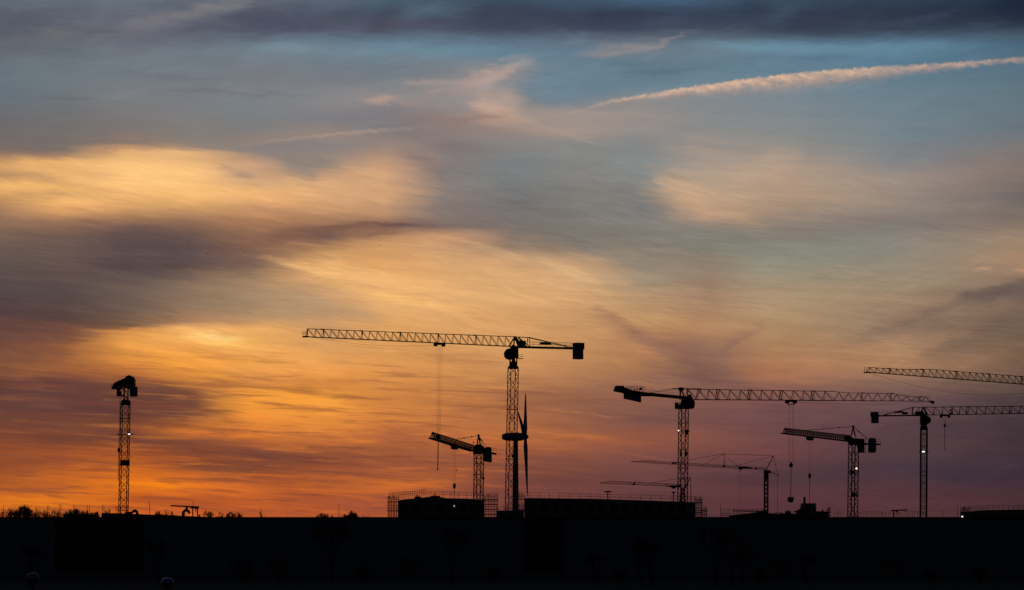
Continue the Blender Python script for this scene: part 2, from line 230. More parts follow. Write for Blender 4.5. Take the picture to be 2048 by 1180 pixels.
tcol = MIX(SS(fray.outputs[0], 0.62, 0.40, 0.0, 0.38), tcol, rgb((142, 132, 134)))
tcol = MIX(SS(U, 1690, 1800, 0.0, 0.4), tcol, rgb((150, 134, 132)))
rag = NOISE(VEC(M('DIVIDE', U, 38.0), M('DIVIDE', Vv, 16.0), 14.0), 1.0, 5, 0.7)
cur = MIX(M('MULTIPLY', M('MULTIPLY', tm, SS(rag.outputs[0], 0.32, 0.56, 0.45, 1.0)), M('ADD', SS(U, 1040, 1360, 0.0, 0.9), M('MULTIPLY', SS(U, 430, 520), SS(U, 900, 720, 0.0, 0.34)))), cur, tcol)
# fine filament contrast over everything
fil = field(90, 5.0, 0.07, 55.0, 5, 0.65)
lowk = M('MULTIPLY', SS(Vv, 260.0, 520.0, 0.05, 0.24), SS(wsep.outputs[2], 0.38, 0.60, 0.25, 1.35))
gain = M('MULTIPLY_ADD', M('SUBTRACT', fil.outputs[0], 0.5), M('MULTIPLY', lowk, 1.4), 1.0)
brd = field(240, 22, 0.05, 77.0, 4, 0.6)
gain = M('MULTIPLY', gain, M('MULTIPLY_ADD', M('SUBTRACT', brd.outputs[0], 0.5), SS(Vv, 220.0, 480.0, 0.16, 0.40), 1.0))
# plum streaks across the low fire
low_z = M('MULTIPLY', SS(Vv, 640.0, 800.0), SS(U, 1250.0, 850.0, 0.0, 1.0))
pl = field(190, 13, 0.05, 91.0, 5, 0.62, 0.4)
cur = MIX(M('MULTIPLY', low_z, SS(pl.outputs[0], 0.48, 0.64, 0.0, 0.52)), cur, rgb((120, 66, 50)))
pl2 = field(150, 11, 0.045, 12.0, 5, 0.62, 0.4)
cur = MIX(M('MULTIPLY', M('MULTIPLY', low_z, SS(U, 80.0, 380.0, 0.25, 1.0)), SS(pl2.outputs[0], 0.48, 0.76, 0.0, 0.45)), cur, MIX(SS(Vv, 780.0, 980.0), rgb((244, 156, 62)), rgb((236, 118, 32))))
clump = NOISE(VEC(M('DIVIDE', U, 120.0), M('DIVIDE', M('MULTIPLY_ADD', U, 0.12, Vv), 46.0), 66.0), 1.0, 6, 0.62, 0.5)
gain = M('MULTIPLY', gain, M('MULTIPLY_ADD', M('SUBTRACT', clump.outputs[0], 0.5), SS(Vv, 150.0, 60.0, 0.16, 0.55), 1.0))
# feathered cirrus: fibres falling to the right in the middle, rising to the right aloft and at the far right
def feather(us, vs, shear, seed, mask, amp, dist=0.8):
    global gain
    f = field(us, vs, shear, seed, 5, 0.62, dist)
    gain = M('MULTIPLY', gain, M('MULTIPLY_ADD', M('SUBTRACT', f.outputs[0], 0.5), M('MULTIPLY', M('MULTIPLY', mask, SS(clump.outputs[0], 0.36, 0.62, 0.15, 1.2)), amp), 1.0))
midm = M('MULTIPLY', SS(Vv, 250.0, 380.0), SS(Vv, 900.0, 700.0))
feather(150, 15, 0.24, 101.0, M('MULTIPLY', midm, SS(U, 1550.0, 1250.0, 0.3, 1.0)), 0.40, 1.6)
feather(90, 8, 0.34, 111.0, M('MULTIPLY', midm, SS(U, 500.0, 900.0, 0.3, 1.0)), 0.22, 1.4)
feather(150, 18, -0.36, 121.0, M('MULTIPLY', SS(U, 1450.0, 1750.0), SS(Vv, 420.0, 540.0)), 0.30)
feather(130, 20, -0.22, 131.0, SS(Vv, 300.0, 150.0), 0.28, 1.5)
cloud = MIX(1.0, cur, VEC(gain, gain, gain), 'MULTIPLY')
# the sky away from the lit western window: a physical dusk sky
sky = N('ShaderNodeTexSky', sky_type='NISHITA'); sky.sun_disc = False
sky.sun_elevation = R(SUN_EL); sky.sun_rotation = R(SUN_AZ); sky.altitude = 50
nish = MIX(1.0, sky.outputs[0], (0.016, 0.021, 0.036, 1), 'MULTIPLY')
az_k = SS(M('ABSOLUTE', M('SUBTRACT', U, 900.0)), 2600.0, 1500.0)
el_k = SS(Vv, -1500.0, -350.0)
wmix = M('MULTIPLY', az_k, el_k)
final = MIX(wmix, nish, cloud)
bg = N('ShaderNodeBackground'); nt.links.new(final, bg.inputs[0]); bg.inputs[1].default_value = 1.0
out = N('ShaderNodeOutputWorld'); nt.links.new(bg.outputs[0], out.inputs[0])
world.cycles.sampling_method = 'MANUAL'; world.cycles.sample_map_resolution = 512

sun = bpy.data.lights.new('sun', 'SUN'); suno = bpy.data.objects.new('sun', sun); col.objects.link(suno)
sun.energy = 0.02; sun.angle = R(8); sun.color = (1.0, 0.55, 0.25)
sd = Vector((math.sin(R(SUN_AZ)), math.cos(R(SUN_AZ)), math.tan(R(1.5))))
suno.rotation_euler = sd.to_track_quat('Z', 'Y').to_euler(); suno.location = (0, 0, 60)
sc.view_settings.view_transform = 'Standard'; sc.view_settings.look = 'None'
sc.view_settings.exposure = 0; sc.view_settings.gamma = 1; sc.view_settings.use_curve_mapping = False

# ------------------------------------------------------------------ helpers
def P(px, py, D):
    """world point seen at (px, py) of the 2048 px photograph, at distance Y = D"""
    f = Vector((0, math.cos(TILT), math.sin(TILT))); u = Vector((0, -math.sin(TILT), math.cos(TILT)))
    d = f * F + Vector((px - 1024, 0, 0)) + u * (590 - py)
    d *= D / d.y
    return Vector((d.x, d.y, d.z + CZ))
def pxof(p):
    f = Vector((0, math.cos(TILT), math.sin(TILT)))
    q = p - Vector((0, 0, CZ)); return 1024 + F * q.x / q.dot(f)
def mat(name, base, rough=0.7, metal=0.0, noise=0.25, scale=3.0, emit=None, es=1.0, bump=0.0):
    m = bpy.data.materials.new(name); m.use_nodes = True; t = m.node_tree; b = t.nodes['Principled BSDF']
    b.inputs['Roughness'].default_value = rough; b.inputs['Metallic'].default_value = metal
    if noise:
        tc = t.nodes.new('ShaderNodeTexCoord'); n = t.nodes.new('ShaderNodeTexNoise'); n.inputs['Scale'].default_value = scale; n.inputs['Detail'].default_value = 6
        r = t.nodes.new('ShaderNodeValToRGB'); t.links.new(tc.outputs['Object'], n.inputs['Vector']); t.links.new(n.outputs[0], r.inputs[0])
        r.color_ramp.elements[0].position = .3; r.color_ramp.elements[1].position = .7
        r.color_ramp.elements[0].color = tuple(c * (1 - noise) for c in base) + (1,)
        r.color_ramp.elements[1].color = tuple(min(1, c * (1 + noise)) for c in base) + (1,)
        t.links.new(r.outputs[0], b.inputs['Base Color'])
        if bump:
            bp = t.nodes.new('ShaderNodeBump'); bp.inputs['Strength'].default_value = bump
            t.links.new(n.outputs[0], bp.inputs['Height']); t.links.new(bp.outputs[0], b.inputs['Normal'])
    else: b.inputs['Base Color'].default_value = tuple(base) + (1,)
    if emit: b.inputs['Emission Color'].default_value = tuple(emit) + (1,); b.inputs['Emission Strength'].default_value = es
    return m
STEEL = mat('painted_steel', (.075, .062, .04), .6)
GALV = mat('galvanised_steel', (.10, .10, .10), .55, .4)
DARK = mat('dark_machinery', (.03, .032, .036), .6)
CONC = mat('concrete', (.16, .155, .15), .9, scale=.6)
BALLAST = mat('ballast_concrete', (.17, .19, .22), .9, scale=.8)
TIMB = mat('timber_deck', (.12, .085, .055), .85)
ROPE = mat('wire_rope', (.04, .04, .04), .6, noise=0)
GLASS = mat('cab_glass', (.02, .025, .03), .12, noise=0)
CLAD = mat('metal_cladding', (.11, .15, .24), .65, noise=.12, scale=.3)
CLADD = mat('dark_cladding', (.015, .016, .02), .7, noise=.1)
BARK = mat('bark', (.045, .036, .028), .9)
LEAF = mat('dark_leaves', (.03, .04, .018), .8)
WHITE = mat('turbine_white', (.30, .33, .37), .6, noise=.05)
PIPE = mat('pipe_sheet', (.10, .12, .15), .5, .3)
def lamp_mat(name, c, s): return mat(name, (.1, .1, .1), .5, noise=0, emit=c, es=s)
L_WHITE = lamp_mat('floodlight_white', (.95, .97, 1.0), 2.2)
L_WARM = lamp_mat('floodlight_warm', (1.0, .70, .40), 3)
L_DIM = lamp_mat('work_light_dim', (.8, .85, .9), .55)

def tag(o, label, cat, group=None, kind=None):
    o['label'] = label; o['category'] = cat
    if group: o['group'] = group
    if kind: o['kind'] = kind
    return o
def thing(name, label, cat, loc, group=None):
    o = bpy.data.objects.new(name, None); col.objects.link(o); o.location = loc; o.empty_display_size = .5
    o['base'] = tuple(loc)
    return tag(o, label, cat, group)
def base_of(o):
    while o.parent: o = o.parent
    return Vector(o.location)
class MB:
    def __init__(s): s.v = []; s.f = []
    def quadbox(s, c8):
        i = len(s.v); s.v += [tuple(p) for p in c8]
        s.f += [tuple(i + k for k in q) for q in ((0,3,2,1),(4,5,6,7),(0,1,5,4),(1,2,6,5),(2,3,7,6),(3,0,4,7))]
        return s
    def box(s, c, size, rz=0.0):
        c = Vector(c); hx, hy, hz = [q / 2 for q in size]; m = Matrix.Rotation(rz, 3, 'Z')
        return s.quadbox([c + m @ Vector(p) for p in ((-hx,-hy,-hz),(hx,-hy,-hz),(hx,hy,-hz),(-hx,hy,-hz),(-hx,-hy,hz),(hx,-hy,hz),(hx,hy,hz),(-hx,hy,hz))])
    def bar(s, a, b, t, t2=None):
        a = Vector(a); b = Vector(b); d = b - a
        if d.length < 1e-5: return s
        d.normalize(); up = Vector((0, 0, 1)) if abs(d.z) < .95 else Vector((0, 1, 0))
        x = d.cross(up).normalized(); y = x.cross(d).normalized(); h = t / 2; k = (t2 if t2 else t) / 2
        return s.quadbox([a - x*h - y*h, a + x*h - y*h, a + x*h + y*h, a - x*h + y*h, b - x*k - y*k, b + x*k - y*k, b + x*k + y*k, b - x*k + y*k])
    def beam(s, a, b, w, h):                       # rectangular girder, w across, h high
        a = Vector(a); b = Vector(b); d = (b - a).normalized(); x = d.cross(Vector((0,0,1))).normalized() * w / 2; y = x.cross(d).normalized() * h / 2
        return s.quadbox([a - x - y, a + x - y, a + x + y, a - x + y, b - x - y, b + x - y, b + x + y, b - x + y])
    def tube(s, pts, rs, n=8, cap=True):
        pts = [Vector(p) for p in pts]; st = len(s.v)
        for k, p in enumerate(pts):
            d = (pts[min(k+1, len(pts)-1)] - pts[max(k-1, 0)]).normalized()
            up = Vector((0, 0, 1)) if abs(d.z) < .9 else Vector((0, 1, 0))
            x = d.cross(up).normalized(); y = x.cross(d).normalized(); r = rs[k] if isinstance(rs, (list, tuple)) else rs
            for j in range(n):
                a = 2 * math.pi * j / n; s.v.append(tuple(p + x * math.cos(a) * r + y * math.sin(a) * r))
        for k in range(len(pts) - 1):
            for j in range(n):
                a = st + k*n + j; b = st + k*n + (j+1) % n; s.f.append((a, b, b + n, a + n))
        if cap: s.f.append(tuple(st + j for j in range(n))[::-1]); s.f.append(tuple(st + (len(pts)-1)*n + j for j in range(n)))
        return s
    def prism(s, pts, ext):                        # closed outline pushed along ext
        ext = Vector(ext); i = len(s.v); n = len(pts)
        s.v += [tuple(Vector(p)) for p in pts] + [tuple(Vector(p) + ext) for p in pts]
        s.f.append(tuple(range(i, i + n))[::-1]); s.f.append(tuple(range(i + n, i + 2*n)))
        for k in range(n): a, b = i + k, i + (k+1) % n; s.f.append((a, b, b + n, a + n))
        return s
    def ball(s, c, r, nu=12, nv=8, sq=(1,1,1)):
        c = Vector(c); pts = []
        i0 = len(s.v)
        for a in range(nv + 1):
            t = math.pi * a / nv
            for b in range(nu):
                p = 2*math.pi*b/nu; s.v.append(tuple(c + Vector((math.sin(t)*math.cos(p)*sq[0], math.sin(t)*math.sin(p)*sq[1], math.cos(t)*sq[2])) * r))
        for a in range(nv):
            for b in range(nu): s.f.append((i0+a*nu+b, i0+(a+1)*nu+b, i0+(a+1)*nu+(b+1)%nu, i0+a*nu+(b+1)%nu))
        return s
    def build(s, name, m, parent=None, bevel=0, smooth=False, label=None):
        o0 = base_of(parent) if parent else Vector((0,0,0))
        me = bpy.data.meshes.new(name); me.from_pydata([tuple(Vector(p) - o0) for p in s.v], [], s.f); me.update()
        me.materials.append(m)
        if smooth: me.shade_smooth()
        o = bpy.data.objects.new(name, me); col.objects.link(o)
        if parent: o.parent = parent
        if bevel:
            b = o.modifiers.new('bevel', 'BEVEL'); b.width = bevel; b.segments = 2; b.limit_method = 'ANGLE'
        if label: o['label'] = label
        return o
def copy_tree(o, parent=None):
    c = o.copy(); col.objects.link(c); c.parent = parent
    for ch in list(o.children): copy_tree(ch, c)
    return c
def pxpoly(pts, D): return [P(x, y, D) for x, y in pts]
def pxbox(mb, x0, y0, x1, y1, D, th):
    a = P(x0, y1, D); b = P(x1, y0, D)
    return mb.box(((a.x+b.x)/2, D + th/2, (a.z+b.z)/2), (b.x-a.x, th, b.z-a.z))

# ------------------------------------------------------------------ lattice pieces
def lattice_mast(mb, a, b, w, rot, tc=.2, tl=.10, panel=None, style='Z', sect=6):
    a = Vector(a); b = Vector(b); L = (b - a).length; n = max(2, round(L / (panel or w)))
    m = Matrix.Rotation(rot, 3, 'Z'); cs = [m @ Vector((sx*w/2, sy*w/2, 0)) for sx, sy in ((-1,-1),(1,-1),(1,1),(-1,1))]
    for c in cs: mb.bar(a + c, b + c, tc)
    for i in range(n):
        p = a.lerp(b, i / n); q = a.lerp(b, (i + 1) / n); mid = a.lerp(b, (i + .5) / n)
        for k in range(4):
            c0, c1 = cs[k], cs[(k+1) % 4]
            if style == 'X': mb.bar(p + c0, q + c1, tl); mb.bar(p + c1, q + c0, tl)
            elif style == 'K': mb.bar(p + c0, mid + c1, tl); mb.bar(mid + c1, q + c0, tl)
            else:
                if i % 2: mb.bar(p + c0, q + c1, tl)
                else: mb.bar(p + c1, q + c0, tl)
            if i % sect == 0: mb.bar(p + c0, p + c1, tl * 1.6)
    return mb
def ladder(mb, a, b, off, t=.05, w=.45):
    a = Vector(a) + off; b = Vector(b) + off; x = Vector((w/2, 0, 0))
    mb.bar(a - x, b - x, t); mb.bar(a + x, b + x, t)
    n = int((b - a).length / .6)
    for i in range(n): p = a.lerp(b, i / n); mb.bar(p - x, p + x, t * .8)
    return mb
class Jib:
    """triangular truss: two lower chords, one upper chord"""
    def __init__(s, root, tip): s.a = Vector(root); s.b = Vector(tip); s.d = (s.b - s.a).normalized(); s.L = (s.b - s.a).length; s.x = s.d.cross(Vector((0,0,1))).normalized()
    def at(s, q, up=0, side=0): return s.a + s.d * q + Vector((0, 0, up)) + s.x * side
    def s_of(s, px):
        lo, hi = -90.0, 140.0; f = lambda q: pxof(s.at(q)) - px; sg = f(hi) > f(lo)
        for _ in range(40):
            m = (lo + hi) / 2
            if (f(m) > 0) == sg: hi = m
            else: lo = m
        return (lo + hi) / 2
    def truss(s, mb, s0, s1, n, hf, w, tc=.17, tl=.09, style='N', bottom=True, joints=0):
        st = [s0 + (s1 - s0) * i / n for i in range(n + 1)]
        for i in range(n):
            p, q = st[i], st[i+1]; h0, h1 = hf(p), hf(q); m = (p + q) / 2; hm = hf(m)
            for e in (-1, 1): mb.bar(s.at(p, 0, e*w/2), s.at(q, 0, e*w/2), tc)
            mb.bar(s.at(p, h0), s.at(q, h1), tc)
            for e in (-1, 1):
                if style == 'N':       # upright at the panel end, one long diagonal
                    mb.bar(s.at(p, 0, e*w/2), s.at(p + (q-p)*.12, hf(p)), tl); mb.bar(s.at(q, 0, e*w/2), s.at(p + (q-p)*.12, hf(p)), tl)
                elif style == 'M':
                    mb.bar(s.at(q, 0, e*w/2), s.at(q - (q-p)*.12, hf(q)), tl); mb.bar(s.at(p, 0, e*w/2), s.at(q - (q-p)*.12, hf(q)), tl)
                else:                  # V
                    mb.bar(s.at(p, 0, e*w/2), s.at(m, hm), tl); mb.bar(s.at(m, hm), s.at(q, 0, e*w/2), tl)
            if bottom:
                e = 1 if i % 2 else -1
                mb.bar(s.at(p, 0, e*w/2), s.at(q, 0, -e*w/2), tl * .9); mb.bar(s.at(p, 0, -w/2), s.at(p, 0, w/2), tl)
            if joints and i and i % joints == 0:
                mb.bar(s.at(p - .35, 0, w/2), s.at(p - .35, hf(p)), tl*1.3); mb.bar(s.at(p - .35, 0, -w/2), s.at(p - .35, hf(p)), tl*1.3)
                mb.box(s.at(p, hf(p)), (.9, .3, .28), math.atan2(s.d.y, s.d.x))
        return mb
def handrail(mb, J, s0, s1, side, z0, h=1.1, step=2.0, t=.05):
    n = max(1, int(abs(s1 - s0) / step))
    for i in range(n + 1):
        q = s0 + (s1 - s0) * i / n; mb.bar(J.at(q, z0, side), J.at(q, z0 + h, side), t)
    for z in (h, h * .5): mb.bar(J.at(s0, z0 + z, side), J.at(s1, z0 + z, side), t)
    return mb
def rope(mb, a, b, r=.035): return mb.tube([a, b], r, 5)
def trolley(root, J, q, w, hook_rows=None, D=None, mb_r=.035, falls=4, fallgap=1.1):
    t = MB(); rz = math.atan2(J.d.y, J.d.x)
    t.box(J.at(q, -.28), (2.6, w * .95, .3), rz)
    for e in (-1, 1):
        t.box(J.at(q + e*1.05, -.55), (.5, w*.9, .5), rz)
        t.bar(J.at(q + e*.9, -.7, w*.3), J.at(q + e*.9, -.7, -w*.3), .3)
    to = t.build('trolley', DARK, root)
    for e in (-1, 1):
        for k in (-1, 1): MB().tube([J.at(q + e, -.05, k*w/2 - .1), J.at(q + e, -.05, k*w/2 + .1)], .2, 8).build('wheel', DARK, to)
    return to
def hook(root, top, zblk, zend, gap=1.0, falls=(-1, -.7, .7, 1), blk=(.55, 1.0), tail=True, r=.035, d=Vector((1,0,0))):
    rp = MB()
    for f_ in falls: rope(rp, top + d * f_ * gap, Vector((top.x, top.y, zblk + blk[1]*.6)) + d * f_ * gap * .45, r)
    rp.build('hoist_rope', ROPE, root)
    b = MB(); c = Vector((top.x, top.y, zblk))
    b.tube([c + Vector((0,0,blk[1]*1.3)), c + Vector((0,0,blk[1]*.7)), c + Vector((0,0,blk[1]*.2)), c - Vector((0,0,blk[1]*.3)), c - Vector((0,0,blk[1]*.7))], [blk[0]*.4, blk[0]*.55, blk[0]*1.15, blk[0]*.9, blk[0]*.25], 10)
    bo = b.build('hook_block', DARK, root, smooth=True)
    if tail:
        t = MB(); rope(t, c, Vector((c.x, c.y, zend)), .075); t.build('chain_sling', ROPE, root)
def lamp(root, px, py, D, m, w=.8, h=.3, wide=True):
    c = P(px, py, D)
    hd = MB().box(c + Vector((0, .22, .06)), (w * 1.25, .4, h * 1.7)); hd.bar(c + Vector((0, .3, 0)), c + Vector((0, 1.1, -.3)), .1)
    ho = hd.build('floodlight', DARK, root, bevel=.03)
    ln = MB().tube([c + Vector((0, .01, 0)), c + Vector((0, -.06, 0))], min(w, h) / 2 if not wide else h / 2, 12) if not wide else MB().box(c + Vector((0, -.03, 0)), (w, .06, h))
    ln.build('lens', m, ho, bevel=.08 if wide else 0)
def platform(mb, c, w, t=.16, rail=True):
    mb.box(c, (w, w, t))
    if rail:
        for sx in (-1, 1):
            for sy in (-1, 1): mb.bar(c + Vector((sx*w/2, sy*w/2, 0)), c + Vector((sx*w/2, sy*w/2, 1.0)), .05)
        for z in (.5, 1.0):
            q = [c + Vector((sx*w/2, sy*w/2, z)) for sx, sy in ((-1,-1),(1,-1),(1,1),(-1,1))]
            for k in range(4): mb.bar(q[k], q[(k+1) % 4], .045)
    return mb
def make_mast(root, top, bot_px, D, w, rot, style='Z', tc=.21, tl=.10, tie=()):
    bot = P(bot_px[0], bot_px[1], D); t = top - bot; base = bot + t * ((0 - bot.z) / t.z); base.z = 0
    mb = lattice_mast(MB(), base, top, w, rot, tc, tl, style=style)
    mo = mb.build('mast', STEEL, root)
    ladder(MB(), base, top, Vector((0, .2, 0))).build('ladder', GALV, mo)
    fo = MB().box(base + Vector((0, 0, .5)), (w*2.2, w*2.2, 1.0)); fo.build('foundation', CONC, root, bevel=.05)
    return base

# ------------------------------------------------------------------ setting
g = MB(); n = 28
xs = [-20000, -8000, -3000, -1200, -600] + [-300 + 60*i for i in range(11)] + [600, 1200, 3000, 8000, 20000]
ys = [-300, -60, 0, 60, 120, 200, 300, 400, 500, 600, 700, 900, 1200, 1800, 3000, 6000, 12000, 30000]
for y in ys:
    for x in xs: g.v.append((x, y, 0))
W_ = len(xs)
for j in range(len(ys) - 1):
    for i in range(W_ - 1): a = j*W_ + i; g.f.append((a, a+1, a+1+W_, a+W_))
go = g.build('ground', mat('ground_earth', (.012, .012, .010), .95, noise=.4, scale=.05)); go['kind'] = 'structure'
rd = MB().box((0, 470, .002), (700, 9, .004)); ro = rd.build('road', mat('asphalt', (.05, .05, .05), .9, scale=1)); ro['kind'] = 'structure'
pv = MB().box((0, 478, .06), (700, 3, .12)); po = pv.build('pavement', mat('paving', (.2, .2, .19), .9, scale=1)); po['kind'] = 'structure'

# warehouse across the foreground
DW = 660.0; zt = P(1024, 1034, DW).z; X0, X1 = P(-330, 1034, DW).x, P(2330, 1034, DW).x
wh = thing('warehouse', 'very long low warehouse clad in dark blue-grey metal filling the whole bottom of the view', 'warehouse', (0, DW, 0))
def seg(x0, x1, y0, m, name, z0=.55, z1=None, label=None):
    mb = MB(); z1 = z1 or zt - .38; k = max(1, int((x1 - x0) / 1.0)); st = (x1 - x0) / k
    for i in range(k):     # trapezoidal ribbed sheet
        a = x0 + i*st
        mb.prism([(a, y0, z0), (a + st*.35, y0, z0), (a + st*.42, y0 - .06, z0), (a + st*.93, y0 - .06, z0), (a + st, y0, z0), (a + st, y0 + .2, z0), (a, y0 + .2, z0)], (0, 0, z1 - z0))
    return mb.build(name, m, wh, label=label)
pa = [P(q, 1034, DW).x for q in (108, 288, 1047, 1127)]
seg(X0, pa[0], DW, CLAD, 'wall'); seg(pa[1], pa[2], DW, CLAD, 'wall'); seg(pa[3], X1, DW, CLAD, 'wall')
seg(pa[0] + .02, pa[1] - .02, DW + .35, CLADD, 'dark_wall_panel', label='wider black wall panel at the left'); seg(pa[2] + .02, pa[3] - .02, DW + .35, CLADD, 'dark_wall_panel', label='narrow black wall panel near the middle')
MB().box(((X0+X1)/2, DW + .25, .27), (X1 - X0, .9, .54)).build('plinth', CONC, wh)
MB().box(((X0+X1)/2, DW + .12, zt - .19), (X1 - X0, .5, .38)).build('parapet', CLADD, wh)
MB().box(((X0+X1)/2, DW + 41, zt - .75), (X1 - X0, 80, .5)).build('roof', CLADD, wh)
for q in (560, 820, 1560, 1785):
    c = P(q, 1100, DW)
    d_ = MB().box((c.x, DW - .02, 1.95), (3.6, .14, 2.8)).build('roller_door', GALV, wh)
    sl = MB()
    for i in range(9): sl.box((c.x, DW - .11, .75 + i*.3), (3.4, .04, .04))
    sl.build('door_slats', GALV, d_)

# ------------------------------------------------------------------ B  the tall crane in the middle
def crane_B():
    D = 960.0
    top = P(1026.3, 737, D)
    root = thing('tower_crane', 'tallest crane, flat-topped, in the middle, its long jib reaching left', 'tower crane', (P(1018, 1036, D).x, D, 0), 'tower cranes over the building site')
    base = make_mast(root, top, (1020.5, 1036), D, 2.02, R(22))
    # slewing gear
    s = MB(); s.tube([P(1026.5, 738, D), P(1026.5, 733, D), P(1026.5, 732.5, D), P(1026.5, 729, D)], [1.35, 1.35, 1.05, 1.05], 16)
    s.tube([P(1026.7, 729, D), P(1026.7, 723, D)], [.95, .95], 12)
    for e in (-1, 1): s.bar(P(1026.7 + e*6.5, 733, D), P(1026.7 + e*7.5, 700, D), .34)
    s.tube([P(1027, 724, D), P(1027, 690, D)], [.45, .45], 8); s.build('slewing_ring', DARK, root)
    tb = MB(); pxbox(tb, 1021, 694, 1037, 716, D - .9, 1.8); tb.build('slewing_platform', DARK, root, bevel=.1)
    J = Jib(P(1024.5, 693, D), P(614, 673.5, 940)); J.s0 = J.s_of(1024)
    hf = lambda q: 2.45 + (1.95 - 2.45) * max(0, min(1, q / J.L))
    jb = J.truss(MB(), 0, J.L, 27, hf, 1.15, .18, .095, style='M', joints=5)
    jb.bar(J.at(J.L, 0, .5), J.at(J.L, hf(J.L)), .12); jb.bar(J.at(J.L, 0, -.5), J.at(J.L, hf(J.L)), .12)
    jo = jb.build('jib', STEEL, root)
    tp = MB()   # tip basket
    tp.box(J.at(J.L + .35, 0), (1.2, 1.5, .35), math.atan2(J.d.y, J.d.x))
    for q in (.1, 1.0):
        for e in (-1, 1): tp.bar(J.at(J.L + q, 0, e*.6), J.at(J.L + q, 1.15, e*.6), .06)
    for z in (.6, 1.15):
        tp.bar(J.at(J.L + 1, z, -.6), J.at(J.L + 1, z, .6), .06)
        for e in (-1, 1): tp.bar(J.at(J.L + .1, z, e*.6), J.at(J.L + 1, z, e*.6), .06)
    tp.build('tip_basket', DARK, jo)
    # head frame over the mast
    K = Jib(P(1024.5, 693, D), P(1166, 696.5, D + 17)); C_ = lambda px: K.s_of(px)
    hd = MB()
    for e in (-1, 1):
        hd.bar(K.at(-.4, 0, e*.85), K.at(.9, 2.5), .3); hd.bar(K.at(3.0, 0, e*.85), K.at(.9, 2.5), .34); hd.bar(K.at(C_(1057), 0, e*.6), K.at(C_(1057), 2.35, e*.3), .2)
        hd.bar(K.at(C_(1036), 2.4), K.at(C_(1057), 0, e*.6), .16); hd.bar(K.at(C_(1038), 0, e*.6), K.at(C_(1038), 2.4, e*.2), .12)
    hd.bar(J.at(0, hf(0)), K.at(C_(1060), 2.35), .2)
    hd.build('head_frame', STEEL, root)
    cj = MB(); cs0, cs1 = 0.0, C_(1149)
    for e in (-1, 1): cj.beam(K.at(cs0, -.1, e*.75), K.at(cs1, -.1, e*.75), .28, .5)
    for i in range(9): q = cs0 + (cs1 - cs0)*i/8; cj.bar(K.at(q, -.1, -.75), K.at(q, -.1, .75), .2)
    cjo = cj.build('counter_jib', STEEL, root)
    hr = MB()
    for e in (-1, 1): handrail(hr, K, C_(1059), cs1, e*.95, .1, 1.15, 2.2)
    hr.build('handrail', GALV, cjo)
    tie = MB()
    for e in (-1, 1): tie.bar(K.at(C_(1058), 2.35, e*.35), K.at(C_(1143), .1, e*.6), .13)
    tie.build('tie_bar', STEEL, root)
    w = MB(); a = C_(1037); 
    w.box(K.at(C_(1043), .85), (1.75, 1.5, 1.3), math.atan2(K.d.y, K.d.x)); w.build('winch', DARK, root, bevel=.1)
    w = MB(); w.box(K.at(C_(1091), .95), (2.9, 1.2, .62), math.atan2(K.d.y, K.d.x)); w.build('control_cabinet', DARK, root, bevel=.05)
    cw = MB(); rz = math.atan2(K.d.y, K.d.x)
    cw.box(K.at(C_(1157), .5), (2.45, 1.9, 1.7), rz); cw.box(K.at(C_(1156), -1.6), (2.25, 1.7, 2.5), rz)
    cw.build('counterweight', BALLAST, root, bevel=.06)
    # cab, a glazed bubble on the left of the mast
    cb = MB(); pts = [(1024,696),(1016,697),(1011,700),(1008,705),(1007.6,709),(1009,714),(1012,717.5),(1018,719.5),(1024,719)]
    cb.prism(pxpoly(pts, D - 2.4), (0, 1.7, 0)); co = cb.build('cab', DARK, root, bevel=.12)
    gl = MB(); gl.prism(pxpoly([(1015.5,700),(1011.5,702.5),(1009.6,706),(1009.6,710),(1011,714),(1014,716),(1016.5,716)], D - 2.45), (0, .06, 0)); gl.build('window', GLASS, co)
    bal = MB(); platform(bal, P(1040, 717, D), 1.5, .14); bal.build('access_platform', GALV, root)
    # trolley with two long rope falls to a hook out over the small crane
    q = J.s_of(879); trolley(root, J, q, 1.7)
    tc = J.at(q, -.7); d = (P(883,690,tc.y) - P(874.5,690,tc.y)) / 2; d = d.normalized()
    zb = P(877, 872, tc.y).z
    rp = MB()
    for px0, px1 in ((874, 873.6), (878.5, 876.2), (881, 877.5), (885, 880)):
        rope(rp, P(px0, 691, tc.y), P(px1, 871, tc.y), .022)
    rp.build('hoist_rope', ROPE, root)
    b = MB(); b.tube([P(876.8, 868, tc.y), P(876.8, 870, tc.y), P(876.6, 875, tc.y), P(876.5, 879, tc.y)], [.15, .35, .55, .2], 10); b.build('hook_block', DARK, root)
    sl = MB(); sl.tube([P(876.5, 878, tc.y), P(875.5, 938, tc.y)], .11, 6); sl.ball(P(875.4, 939, tc.y), .2, 8, 6); sl.build('chain_sling', ROPE, root)
    tr = MB(); ca = J.at(q, -.5); cb_ = J.at(J.L - 1, -.1)
    tr.tube([ca.lerp(cb_, i/12) - Vector((0,0, 1.0*math.sin(math.pi*i/12))) for i in range(13)], .025, 4); tr.build('trolley_rope', ROPE, root)
    for r_ in (836, 912, 952): platform(MB(), P(1026.3 - (r_-737)*.0195, r_, D), 2.3, .12, False).build('landing', GALV, root)
    x = MB(); pxbox(x, 1023, 909, 1028, 915, D - .5, 1); x.build('junction_box', DARK, root)
crane_B()

